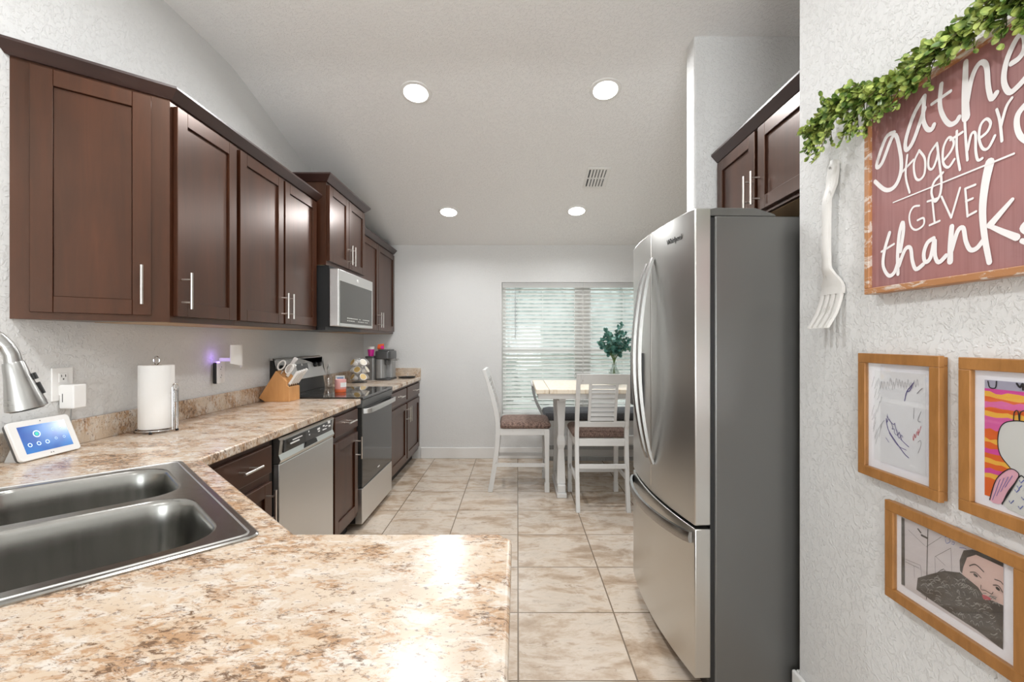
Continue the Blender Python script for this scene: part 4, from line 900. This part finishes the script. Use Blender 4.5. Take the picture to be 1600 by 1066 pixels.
# cups on the coffee maker
c1 = thing('paper_cup', 'white and magenta cup standing on the coffee maker tank', 'cup', (-1.515, 4.80, CT + 0.2455))
MB().lathe([(0, 0), (0.026, 0), (0.033, 0.062), (0.033, 0.07), (0, 0.07)], n=20).build('cup_body', flat('magenta', (0.65, 0.02, 0.30), 0.4), c1)
MB().lathe([(0.0335, 0), (0.036, 0.028), (0, 0.029)], (0, 0, 0.0705), n=20).build('cup_top', M_WHITE, c1)
c2 = thing('snack_pouch', 'small orange and pink packet on top of the coffee maker', 'packet', (-1.425, 4.84, CT + 0.3155))
MB().loft([[(-0.03, -0.008, 0), (0.03, -0.008, 0), (0.03, 0.012, 0), (-0.03, 0.012, 0)], [(-0.034, -0.014, 0.015), (0.034, -0.014, 0.015), (0.034, 0.016, 0.015), (-0.034, 0.016, 0.015)], [(-0.03, -0.001, 0.05), (0.03, -0.001, 0.058), (0.03, 0.003, 0.058), (-0.03, 0.003, 0.05)]]).build('pouch_body', flat('orange_red', (0.75, 0.12, 0.03), 0.45), c2)
MB().box(0.004, 0.035, -0.0155, -0.0145, 0.006, 0.035).build('pouch_label', flat('hot_pink', (0.75, 0.02, 0.32), 0.45), c2, smooth=False)
tr = thing('serving_tray', 'small flat black tray lying at the far end of the counter', 'tray', (-1.20, 5.04, CT))
MB().lathe([(0, 0), (0.075, 0), (0.095, 0.014), (0.098, 0.014), (0.078, -0.0), (0.074, 0.004), (0, 0.004)], n=32, cap=False).build('tray_dish', M_BLACK, tr)

# ------------------------------------------------------------------ right wall: flat art drawn on its own plane
def on_plane(X):
    def f(px, py):
        Y = F * X / (px - 808.5); return (Y, EYE - (py - 532.5) * Y / F)
    return f
def ribbon(m, pts, w, X, sub=5, t=0.0006):
    """flat painted stroke on a plane x = X facing -x; pts = (y, z)"""
    P = smooth_path([(0, y, z) for y, z in pts], sub) if len(pts) > 2 else [Vector((0, y, z)) for y, z in pts]
    n = len(P); ring = []; t += 0.000012 * (len(m.f) % 90)
    for i, p in enumerate(P):
        d = (P[min(i + 1, n - 1)] - P[max(i - 1, 0)]); d = d.normalized() if d.length > 1e-7 else Vector((0, 0, 1))
        s_ = Vector((0, -d.z, d.y)); tt = i / (n - 1)
        ww = w / 2 if not isinstance(w, tuple) else (w[0] + (w[1] - w[0]) * tt) / 2
        ring.append((p - s_ * ww, p + s_ * ww))
    for q in (0, -1):
        p = P[q]; ww = (w if not isinstance(w, tuple) else w[q]) / 2
        c = [(X - t - 0.00004 * (1 - q) - (0 if q == 0 else 0.00001 * n), p.y + ww * math.cos(a), p.z + ww * math.sin(a)) for a in [2 * PI * k / 10 for k in range(10)]]
        m.add(c, [tuple(range(10))])
    m.add([(X - t - 0.00001 * i, r[j].y, r[j].z) for i, r in enumerate(ring) for j in (0, 1)], [(2 * i, 2 * i + 1, 2 * i + 3, 2 * i + 2) for i in range(n - 1)])
def fill(m, pts, X, t=0.0006, sub=4, closed=True):
    P = smooth_path([(0, y, z) for y, z in pts], sub, True) if sub > 1 else [Vector((0, y, z)) for y, z in pts]
    m.add([(X - t, p.y, p.z) for p in P], [tuple(range(len(P)))])

# --- sign
SFX = 0.985; SBX = 0.995; sy0, sy1, sz0, sz1 = 0.815, 1.319, 1.460, 1.976
sg = thing('wall_sign', 'mauve wooden sign reading gather together give thanks in rustic frame', 'sign', (0, 0, 0))
MB().box(SBX, RX - 0.002, sy0 + 0.01, sy1 - 0.01, sz0 + 0.01, sz1 - 0.01).build('sign_board', M_SIGN, sg, smooth=False)
fw = 0.017
MB().box(SFX, RX - 0.001, sy0, sy1, sz0, sz0 + fw).box(SFX, RX - 0.001, sy0, sy1, sz1 - fw, sz1).box(SFX, RX - 0.001, sy0, sy0 + fw, sz0 + fw, sz1 - fw).box(SFX, RX - 0.001, sy1 - fw, sy1, sz0 + fw, sz1 - fw).build('sign_frame', M_SIGNFR, sg, smooth=False, bevel=0.002)
pl = on_plane(SBX)
def z6(p): return pl(1330 + p[0] / 3.044, 130 + p[1] / 3.044)
def z7(p): return pl(1270 + p[0] / 4.442, p[1] / 4.442)
T = MB()
def S6(w, *pts): ribbon(T, [z6(p) for p in pts], w, SBX)
def S7(w, *pts): ribbon(T, [z7(p) for p in pts], w, SBX)
g = 0.0115
S6(g, (205, 235), (165, 262), (122, 390), (148, 380), (205, 245), (235, 330), (238, 420), (210, 490), (165, 508), (115, 468))
S6(g, (350, 62), (300, 150), (262, 270), (266, 318), (300, 270), (352, 120)); S6(g, (352, 62), (345, 165), (362, 215), (385, 220), (397, 198))
S6(g, (430, 5), (423, 100), (440, 160), (470, 195), (500, 185), (515, 162)); S6(0.008, (385, 100), (475, 38))
S7((0.012, 0.020), (1065, 430), (1060, 640), (1066, 815)); S7(g, (1072, 720), (1108, 540), (1160, 440), (1208, 455), (1222, 600), (1245, 685), (1280, 645))
S7(g, (1385, 440), (1440, 400), (1478, 330), (1470, 240), (1420, 270), (1352, 420), (1332, 560), (1370, 640), (1430, 600), (1500, 520))
S7(g, (1490, 715), (1430, 790), (1420, 870), (1445, 945), (1500, 985)); S7(0.014, (1560, 80), (1550, 300), (1575, 500)); S7(g, (1565, 330), (1600, 230), (1640, 240))
t_ = 0.0062
S6(t_, (270, 342), (262, 440), (281, 520)); S6(t_, (237, 430), (297, 365))
S6(t_, (325, 320), (300, 380), (306, 445), (326, 460), (350, 430), (352, 360), (325, 320))
S6(t_, (410, 285), (375, 340), (370, 400), (392, 404), (415, 335), (410, 285), (425, 400), (432, 470), (425, 530), (402, 563), (385, 522), (398, 470), (440, 425))
S6(t_, (437, 372), (475, 325), (490, 280), (466, 258), (440, 310), (440, 380), (465, 400), (493, 362))
S6(t_, (505, 228), (505, 320), (520, 412)); S6(t_, (475, 270), (532, 233))
S6(t_, (543, 178), (548, 270), (556, 366)); S6(t_, (556, 320), (574, 245), (594, 240), (596, 320), (606, 365), (627, 358))
S6(t_, (618, 258), (650, 230), (665, 190), (645, 170), (618, 200), (610, 260), (627, 310), (655, 308), (686, 250))
S6(t_, (695, 125), (710, 180), (720, 275)); S6(t_, (714, 210), (740, 115), (768, 70))
S6((0.003, 0.0045), (202, 568), (490, 452), (778, 335))
v_ = 0.0052
S6(v_, (325, 583), (296, 590), (278, 630), (285, 680), (310, 698), (345, 675), (346, 642), (318, 652)); S6(v_, (365, 563), (412, 548)); S6(v_, (388, 556), (399, 665)); S6(v_, (375, 676), (423, 655))
S6(v_, (432, 540), (478, 640)); S6(v_, (478, 640), (520, 498)); S6(v_, (545, 502), (556, 634)); S6(v_, (545, 502), (593, 483)); S6(v_, (549, 562), (581, 548)); S6(v_, (556, 632), (597, 610))
k_ = 0.0105
S6(k_, (185, 712), (160, 800), (155, 870), (180, 915), (208, 900), (228, 840)); S6(0.006, (145, 802), (205, 765))
S6(k_, (235, 800), (250, 700), (245, 662), (230, 720), (222, 820), (224, 908)); S6(k_, (228, 870), (258, 792), (284, 785), (293, 845), (310, 885), (345, 862))
S6(k_, (395, 738), (365, 760), (348, 810), (355, 850), (380, 830), (400, 742), (402, 820), (420, 852), (455, 820))
S6((0.012, 0.015), (480, 682), (474, 760), (472, 848)); S6(k_, (478, 800), (508, 705), (535, 690), (547, 750), (568, 792), (600, 785), (632, 745))
S6((0.020, 0.012), (662, 378), (640, 480), (628, 600), (636, 720), (660, 852)); S6((0.008, 0.015), (770, 553), (664, 675)); S6((0.009, 0.015), (664, 680), (720, 705), (790, 733))
S6(k_, (850, 650), (815, 690), (845, 720), (850, 760), (815, 750)); S6(0.012, (900, 560), (890, 680)); S6(0.012, (888, 715), (888, 722))
T.build('sign_lettering', M_LETTER, sg, smooth=False)

# --- greenery garland over the sign
gl = thing('greenery_garland', 'artificial green leafy garland draped over the top left of the sign', 'garland', (0, 0, 0))
spine = smooth_path([(0.955, 1.475, 1.985), (0.955, 1.40, 2.03), (0.958, 1.31, 2.015), (0.958, 1.18, 1.998), (0.96, 1.03, 1.992), (0.96, 0.90, 1.998), (0.965, 0.80, 1.985)], 10)
st = MB(); lf = MB(); rnd = random.Random(11)
st.tube(spine, 0.003, 6)
def sprig(p0, d, L, n, gr=1.0, s0=0.023):
    pts = [p0]; p = Vector(p0); dd = d.normalized()
    for k in range(n):
        dd = (dd + Vector((rnd.uniform(-.12, .12), rnd.uniform(-.15, .15), -0.10 * gr + rnd.uniform(-.08, .08)))).normalized(); p = p + dd * L / n; p.x = min(p.x, 1.004)
        if p.x > SFX - 0.004 and p.z < sz1 and p.y < sy1: p.x = SFX - 0.004
        pts.append(Vector(p))
        for q in range(2):
            s_ = s0 * rnd.uniform(0.75, 1.3) * (1 - 0.35 * k / n)
            ld = (dd * 0.5 + Vector((rnd.uniform(-1, 0.2), rnd.uniform(-1, 1), rnd.uniform(-1, 1)))).normalized()
            leaf(lf, Vector(p), ld, Vector((-1, rnd.uniform(-.7, .7), rnd.uniform(-.3, .9))), s_, s_ * 0.72)
    st.tube(pts, 0.0011, 5)
N = len(spine)
for i, p in enumerate(spine):
    tt = i / (N - 1); lastd = (spine[min(i + 1, N - 1)] - spine[max(i - 1, 0)]).normalized()
    for k in range(3):
        dirv = Vector((rnd.uniform(-0.6, 0.1), lastd.y * -0.7 + rnd.uniform(-0.4, 0.4), rnd.uniform(-0.75, 0.75)))
        sprig(Vector(p), dirv, rnd.uniform(0.035, 0.065), 4)
for k in range(26):
    y = rnd.uniform(0.85, 1.33); sprig(Vector((0.965, y, 1.985)), Vector((-0.35, rnd.uniform(-.5, .5), -1.0)), rnd.uniform(0.04, 0.075) + max(0, y - 1.1) * 0.12, 5, 0.6, 0.022)
# drooping end sprigs on the left
for y, z, dy, dz, L in ((1.47, 1.99, 0.2, -1.0, 0.085), (1.45, 2.00, 0.15, -1.0, 0.10), (1.42, 2.02, 0.1, -1, 0.09), (1.39, 2.02, 0.3, -1, 0.11), (1.34, 2.0, 0.0, -1, 0.10), (1.31, 2.0, -0.1, -1, 0.12), (1.28, 2.0, -0.3, -1, 0.10), (1.43, 2.03, 1.0, -0.3, 0.10), (1.40, 2.04, 1, -0.1, 0.12), (1.24, 1.99, -0.2, -1, 0.07), (1.36, 2.03, 0.9, 0.3, 0.10), (1.46, 2.0, .8, -.6, .07), (1.41, 2.0, .4, -1, .12)):
    sprig(Vector((0.955, y, z)), Vector((-0.1, dy, dz)), L, 8, 0.6, 0.020)
st.build('garland_stems', M_STEM, gl); lf.build('garland_leaves', M_LEAF, gl)

# --- decorative fork
fk = thing('decorative_fork', 'large white distressed wooden fork hanging on the right wall', 'wall decor', (RX, 1.49, 1.64))
def fx_(z):  # distance from wall of the front face centre
    for (z0, a), (z1, b_) in zip(FP, FP[1:]):
        if z1 <= z <= z0: return a + (b_ - a) * (z0 - z) / (z0 - z1)
    return FP[-1][1]
FP = [(0.27, 0.010), (0.19, 0.018), (0.14, 0.034), (0.0, 0.036), (-0.08, 0.034), (-0.11, 0.020), (-0.14, 0.014), (-0.18, 0.020), (-0.225, 0.035), (-0.27, 0.062)]
def half(z):
    HP = [(0.27, 0.010), (0.262, 0.019), (0.235, 0.024), (0.18, 0.023), (0.14, 0.017), (0.0, 0.0165), (-0.07, 0.0165), (-0.10, 0.026), (-0.125, 0.045), (-0.15, 0.052), (-0.18, 0.053)]
    for (z0, a), (z1, b_) in zip(HP, HP[1:]):
        if z1 <= z <= z0: return a + (b_ - a) * (z0 - z) / (z0 - z1)
    return HP[-1][1]
rings = []; z = 0.27
while z >= -0.166:
    h_ = half(z); x_ = -fx_(z); rings.append([(x_ + 0.002, -h_, z), (x_ - 0.002, -h_ * .6, z), (x_ - 0.002, h_ * .6, z), (x_ + 0.002, h_, z), (x_ + 0.011, h_, z), (x_ + 0.011, -h_, z)]); z -= 0.009
MB().loft(rings).build('fork_handle', M_FORK, fk, ang=50)
for k in range(4):
    yc = -0.0395 + k * 0.0263; rings = []
    for j in range(10):
        t = j / 9; z = -0.162 - 0.108 * t; x_ = -fx_(z); h_ = 0.0105 - 0.003 * t; yy = yc * (1 + 0.05 * t)
        rings.append([(x_, yy - h_, z), (x_ - 0.002, yy, z), (x_, yy + h_, z), (x_ + 0.009, yy + h_, z), (x_ + 0.009, yy - h_, z)])
    MB().loft(rings).build('tine', M_FORK, fk, ang=50)
MB().lathe([(0, 0), (0.004, 0), (0.004, -0.003), (0, -0.003)], (-0.0165, 0.0, 0.245), 10, 'x').build('nail_head', flat('nail_grey', (0.3, 0.29, 0.27), 0.5), fk)

# --- picture frames
def frame(label, y0, y1, z0, z1, bar=0.027, fx0=0.995, mat=0.022, group='honey oak picture frames on the right wall', step=True):
    f = thing('picture_frame', label, 'picture frame', (0, 0, 0), 0, group)
    b_ = RX - 0.001
    m = MB()
    def ringbox(xa, xb, a0, a1, c0, c1, w): m.box(xa, xb, a0, a1, c0, c0 + w).box(xa, xb, a0, a1, c1 - w, c1).box(xa, xb, a0, a0 + w, c0 + w, c1 - w).box(xa, xb, a1 - w, a1, c0 + w, c1 - w)
    ringbox(fx0, fx0 + 0.014, y0, y1, z0, z1, bar)
    if step: ringbox(fx0 + 0.014, b_, y0 + 0.003, y1 - 0.003, z0 + 0.003, z1 - 0.003, bar - 0.006)
    m.build('frame_border', M_OAK, f, smooth=False, bevel=0.0015)
    MB().box(fx0 + 0.012, b_ - 0.002, y0 + bar - 0.002, y1 - bar + 0.002, z0 + bar - 0.002, z1 - bar + 0.002).build('mat_board', flat('mat_board_white', (0.93, 0.91, 0.96), 0.8), f, smooth=False)
    MB().box(fx0 + 0.004, fx0 + 0.0055, y0 + bar - 0.001, y1 - bar + 0.001, z0 + bar - 0.001, z1 - bar + 0.001).build('glass_pane', M_GLASS, f, smooth=False)
    return f
AX = 0.995 + 0.0115
pa = on_plane(AX)
def area(m, pts, t, sub=1): fill(m, pts, AX, t, sub)
C = lambda name, col, r=0.8: flat(name, col, r)
M_INK = C('ink_black', (0.02, 0.018, 0.02)); M_VIO = C('ink_violet', (0.10, 0.07, 0.28)); M_PGR = C('pencil_grey', (0.30, 0.29, 0.31)); M_RED = C('ink_red', (0.6, 0.12, 0.14))
# frame 1
f1 = frame('upright oak frame with pale pencil scribble drawing, left of the two upper frames', 1.096, 1.357, 0.946, 1.294)
a1 = (1.118 + 0.025, 1.307, 0.996, 1.247)
MB().box(AX - 0.0004, AX + 0.0005, *a1).build('drawing_paper', C('drawing_paper', (0.84, 0.83, 0.85)), f1, smooth=False)
def za(p): return pa(1330 + p[0] / 4.1, 540 + p[1] / 4.1)
V1 = MB(); G1 = MB(); R1 = MB()
def sc1(m, w, *p): ribbon(m, [za(q) for q in p], w, AX, 4, 0.0008)
sc1(V1, 0.0022, (225, 470), (240, 540), (290, 620), (340, 690), (370, 720)); sc1(V1, 0.0016, (245, 560), (300, 640), (355, 670)); sc1(V1, 0.0026, (350, 325), (362, 290), (385, 262), (404, 238)); sc1(V1, 0.002, (345, 355), (358, 300), (378, 290), (395, 255)); sc1(V1, 0.0018, (320, 600), (345, 625), (372, 650)); sc1(V1, 0.0014, (225, 590), (245, 620))
pr_ = random.Random(5); 
q = [(232 + k * 9 + pr_.uniform(-8, 8), 440 + k * 15 + pr_.uniform(-22, 22)) for k in range(12)]; sc1(V1, 0.0015, *q)
q = [(232 + k * 9 + pr_.uniform(-9, 9), 460 + k * 13 + pr_.uniform(-26, 26)) for k in range(12)]; sc1(V1, 0.0013, *q)
for k in range(15): x_ = 150 + pr_.uniform(0, 50); y_ = 200 + k * 26; sc1(G1, 0.0011, (x_, y_), (x_ - 8, y_ + 30), (x_ - 16, y_ + pr_.uniform(40, 75)))
for k in range(14): x_ = 170 + k * 19; y_ = 205 + pr_.uniform(-8, 20); sc1(G1, 0.0009, (x_, y_ + 60), (x_ + 8, y_ + 10), (x_ + 16, y_ + 55))
sc1(G1, 0.002, (425, 308), (440, 290), (458, 275)); sc1(G1, 0.0014, (405, 400), (403, 470)); sc1(G1, 0.0014, (450, 425), (430, 480), (447, 490)); sc1(G1, 0.0012, (430, 620), (447, 610), (450, 640), (432, 690)); sc1(G1, 0.0012, (155, 600), (180, 530), (215, 480))
q = [(398 + k * 6 + pr_.uniform(-4, 4), 600 - k * 8 + (18 if k % 2 else -18)) for k in range(9)]; sc1(R1, 0.0014, *q)
dp = f1.children[-1]
V1.build('violet_scribble', M_VIO, dp, smooth=False); G1.build('pencil_scribble', M_PGR, dp, smooth=False); R1.build('red_scribble', M_RED, dp, smooth=False)
# frame 2
f2 = frame('upright oak frame with bright pink and orange striped painting, at right edge', 0.787, 1.048, 0.948, 1.293)
a2 = (0.835, 0.999, 0.998, 1.246)
MB().box(AX - 0.0004, AX + 0.0005, *a2).build('painting', C('painting_grey', (0.42, 0.40, 0.50)), f2, smooth=False)
dp = f2.children[-1]
def zb(p): return pa(1480 + p[0] / 3.44, 540 + p[1] / 3.44)
cols = {'magenta_paint': (0.66, 0.07, 0.33), 'yellow_paint': (0.85, 0.45, 0.06), 'orange_paint': (0.74, 0.13, 0.02), 'pink_paint': (0.70, 0.12, 0.36)}
seq = [('magenta_paint', .035), ('yellow_paint', .05), ('orange_paint', .03), ('pink_paint', .06), ('orange_paint', .035), ('yellow_paint', .045), ('pink_paint', .12), ('orange_paint', .09), ('yellow_paint', .035), ('orange_paint', .05), ('magenta_paint', .04), ('orange_paint', .06), ('yellow_paint', .04), ('orange_paint', .05), ('magenta_paint', .04), ('yellow_paint', .05), ('orange_paint', .17)]
bands = {k: MB() for k in cols}; z = a2[3] - 0.018; hh_ = (a2[3] - 0.018 - a2[2]); prev = None; rr = random.Random(2); nseg = 14
ys = [a2[1] + (a2[0] - a2[1]) * k / nseg for k in range(nseg + 1)]
edge = [z] * (nseg + 1)
tot = sum(w for _, w in seq)
for i, (cn_, w) in enumerate(seq):
    nz = z - hh_ * w / tot
    ne = [nz + (rr.uniform(-0.0028, 0.0028) if i < len(seq) - 1 else 0) for _ in ys]
    bands[cn_].add([(AX - 0.0007, y, e) for y, e in zip(ys, edge)] + [(AX - 0.0007, y, e) for y, e in zip(ys, ne)], [(k, k + 1, nseg + 2 + k, nseg + 1 + k) for k in range(nseg)])
    edge = ne; z = nz
for k in cols: bands[k].build('painted_stripes', C(k, cols[k]), dp, smooth=False)
wsh = [(340, 655), (290, 590), (275, 520), (285, 450), (315, 415), (370, 405), (420, 410), (520, 440), (560, 540), (520, 660), (440, 720), (400, 700)]
w2 = MB(); fill(w2, [zb(p) for p in wsh], AX, 0.001, 3)
fill(w2, [zb(p) for p in [(390, 690), (300, 850), (330, 880), (500, 960), (560, 800), (500, 700)]], AX, 0.00095, 1)
w2.build('pale_shape', C('pale_paint', (0.66, 0.65, 0.62)), dp, smooth=False)
p2 = MB(); fill(p2, [zb(p) for p in [(232, 830), (268, 720), (335, 665), (380, 680), (385, 715), (330, 790), (300, 850)]], AX, 0.0011, 3); p2.build('pink_patch', C('light_pink', (0.78, 0.42, 0.50)), dp, smooth=False)
k2 = MB(); l2 = lambda w, *p: ribbon(k2, [zb(q) for q in p], w, AX, 4, 0.0013)
l2(0.002, *(wsh[:7] + [(470, 420)])); l2(0.002, (232, 830), (268, 720), (335, 665), (382, 680), (385, 715), (330, 790), (300, 855)); l2(0.0026, (300, 850), (340, 790), (385, 715)); l2(0.0022, (362, 405), (366, 360), (385, 352), (392, 400)); l2(0.0022, (395, 405), (400, 360), (430, 350)); l2(0.0022, (222, 192), (232, 225), (262, 228), (268, 192)); l2(0.004, (378, 205), (395, 225), (410, 205), (412, 238)); l2(0.0022, (385, 715), (405, 700), (430, 730))
k2.build('black_outline', M_INK, dp, smooth=False)
b2 = MB()
for x_, y_ in ((375, 790), (345, 850), (400, 740), (388, 770), (395, 880), (412, 830), (430, 780)): ribbon(b2, [zb((x_ - 8, y_ - 14)), zb((x_, y_)), zb((x_ + 16, y_ - 16))], 0.0018, AX, 1, 0.0013)
for x_ in (278, 300, 322, 345): ribbon(b2, [zb((x_ - 30, 830 - (x_ - 278))), zb((x_ + 10, 720 - (x_ - 278) * .3))], 0.001, AX, 1, 0.0014)
b2.build('blue_marks', C('ink_blue', (0.10, 0.13, 0.40)), dp, smooth=False)
# frame 3
f3 = frame('wide oak frame with black and white face drawing, lowest on the right wall', 0.905, 1.258, 0.642, 0.901)
def zc3(p): return pa(1370 + p[0] / 3.6, 770 + p[1] / 3.6)
qd = [zc3(p) for p in [(140, 135), (715, 400), (712, 885), (140, 520)]]
dm = MB(); dm.add([(AX - 0.0004, y, z) for y, z in qd], [(0, 1, 2, 3)]); dm.build('drawing_paper', C('drawing_paper_pink', (0.62, 0.56, 0.57)), f3, smooth=False)
dp = f3.children[-1]
fc_ = MB(); face = [(480, 470), (490, 390), (530, 340), (600, 345), (680, 380), (714, 402), (714, 632), (650, 610), (600, 585), (560, 530)]
fill(fc_, [zc3(p) for p in face], AX, 0.0006, 1); fc_.build('drawn_face', C('skin_tone', (0.68, 0.47, 0.42)), dp, smooth=False)
hr = MB(); fill(hr, [zc3(p) for p in [(470, 440), (468, 380), (490, 325), (540, 320), (620, 345), (714, 395), (714, 420), (640, 385), (560, 350), (510, 365), (488, 420), (482, 455)]], AX, 0.0009, 1)
fill(hr, [zc3(p) for p in [(225, 545), (232, 480), (300, 460), (380, 440), (470, 450), (520, 490), (570, 530), (610, 590), (714, 635), (712, 885), (560, 770), (420, 680), (300, 600)]], AX, 0.0010, 1)
fill(hr, [zc3(p) for p in [(140, 137), (158, 146), (160, 525), (140, 515)]], AX, 0.0009, 1)
hr.build('black_hair_shape', M_INK, dp, smooth=False)
gm = MB(); dkm = MB(); wm = MB(); rr = random.Random(9)
L3 = lambda m, w, t, *p: ribbon(m, [zc3(q) for q in p], w, AX, 4, t)
for k in range(120):
    x_ = rr.uniform(250, 690); yt = 470 + max(0, x_ - 480) * 0.62; yb2 = 560 + (x_ - 230) * 0.60
    y_ = rr.uniform(yt + 8, max(yt + 20, yb2)); dx = rr.uniform(12, 40); 
    if x_ + dx > 705: continue
    L3(gm, rr.uniform(0.0005, 0.0016), 0.0013, (x_, y_), (x_ + dx * .5, y_ + rr.uniform(-12, 8)), (x_ + dx, y_ + rr.uniform(-6, 22)))
gm.build('grey_hair_strokes', C('graphite', (0.25, 0.24, 0.23)), dp, smooth=False)
for p in (((290, 205), (285, 400), (282, 600)),): L3(dkm, 0.0022, 0.0011, *p)
for p in (((180, 210), (275, 300)), ((280, 305), (365, 250)), ((330, 360), (420, 312)), ((420, 312), (425, 445)), ((330, 360), (332, 455)), ((165, 375), (250, 410)), ((165, 390), (240, 425)), ((250, 410), (255, 480)), ((212, 410), (215, 480)), ((335, 360), (388, 410))): L3(dkm, 0.0007, 0.0011, *p)
L3(dkm, 0.0022, 0.0011, (525, 412), (560, 405), (605, 445)); L3(dkm, 0.002, 0.0011, (668, 488), (700, 500), (713, 515)); L3(dkm, 0.0018, 0.0011, (530, 448), (560, 450), (592, 480)); L3(dkm, 0.0018, 0.0011, (660, 520), (690, 525), (712, 560))
L3(dkm, 0.006, 0.0011, (556, 462), (566, 468)); L3(dkm, 0.006, 0.0011, (682, 538), (690, 544)); L3(dkm, 0.0014, 0.0011, (592, 520), (592, 545), (615, 550), (650, 570), (660, 560))
L3(dkm, 0.004, 0.0011, (250, 225), (235, 205)); L3(dkm, 0.005, 0.0011, (255, 240), (285, 255)); L3(dkm, 0.0014, 0.0012, (320, 470), (380, 430), (400, 470), (470, 450))
dkm.build('ink_lines', M_INK, dp, smooth=False)
lp_ = MB(); fill(lp_, [zc3(p) for p in [(595, 575), (620, 580), (650, 600), (625, 605), (605, 600)]], AX, 0.0012, 2); lp_.build('red_lips', C('lip_red', (0.45, 0.03, 0.06)), dp, smooth=False)
bw2 = MB(); L3(bw2, 0.0012, 0.0012, (385, 250), (405, 250), (415, 275), (395, 285), (388, 262)); L3(bw2, 0.0012, 0.0012, (425, 278), (440, 280), (436, 292), (424, 288)); L3(bw2, 0.0012, 0.0012, (470, 310), (495, 312), (510, 320)); bw2.build('blue_writing', C('ink_blue_pen', (0.06, 0.10, 0.35)), dp, smooth=False)

# ------------------------------------------------------------------ light
def area_light(name, loc, rot, sx, sy, e, col=(1, 1, 1)):
    L = bpy.data.lights.new(name, 'AREA'); L.shape = 'RECTANGLE'; L.size = sx; L.size_y = sy; L.energy = e; L.color = col
    o = bpy.data.objects.new(name, L); COL.objects.link(o); o.location = loc; o.rotation_euler = rot; return o
area_light('rear_fill_light', (-0.28, REAR - 0.25, 1.10), (PI / 2 + R(45), 0, 0), 2.0, 2.0, 95, (0.96, 0.98, 1.0))  # added fill light behind the camera, tilted up to brighten the ceiling
# unseen ceiling lights added behind the camera and over the sink for brightness
for x, y, lab in ((-0.66, 1.35, 'added unseen round ceiling light over the sink corner'), (0.5, 0.4, 'added unseen round ceiling light above the peninsula walkway'), (-0.6, -1.4, 'added unseen round ceiling light behind the peninsula, left'), (0.5, -1.4, 'added unseen round ceiling light behind the peninsula, right')):
    o = thing('recessed_light', lab, 'ceiling light', (x, y, CZ0), 0, 'round recessed ceiling lights')
    MB().lathe([(0.079, -0.004), (0.079, -0.008), (0.098, -0.006), (0.102, 0.0), (0.079, 0.0)], n=40, cap=False).build('trim_ring', M_WHITE, o)
    MB().lathe([(0.0, 0.0), (0.079, 0.0), (0.079, -0.006), (0.0, -0.0065)], n=40, cap=False).build('lens', M_LED, o)
    L = bpy.data.lights.new('downlight', 'AREA'); L.shape = 'DISK'; L.size = 0.16; L.energy = 15; L.color = (0.97, 0.985, 1.0)
    L.energy = 15 if y > 1 else 6.5
    lo = bpy.data.objects.new('downlight', L); COL.objects.link(lo); lo.location = (x, y, CZ0 - 0.03)
w = bpy.data.worlds.new('daylight'); sc.world = w; w.use_nodes = True
bg = w.node_tree.nodes['Background']; bg.inputs[0].default_value = (0.90, 0.96, 1.0, 1); bg.inputs[1].default_value = 3.0

# ------------------------------------------------------------------ camera
cam = bpy.data.cameras.new('camera'); co = bpy.data.objects.new('camera', cam); COL.objects.link(co); sc.camera = co
co.location = (0, 0, EYE); co.rotation_euler = (PI / 2, 0, 0); cam.sensor_width = 36; cam.lens = F * 36 / 1600
cam.shift_x = -8.5 / 1600; cam.shift_y = -0.5 / 1600; cam.clip_start = 0.05
vs_ = sc.view_settings; vs_.view_transform = 'Standard'; vs_.look = 'None'; vs_.gamma = 1; vs_.exposure = 0.25; vs_.use_curve_mapping = False
sc.cycles.use_denoising = True
sc.cycles.max_bounces = 10; sc.cycles.diffuse_bounces = 6; sc.cycles.sample_clamp_indirect = 8
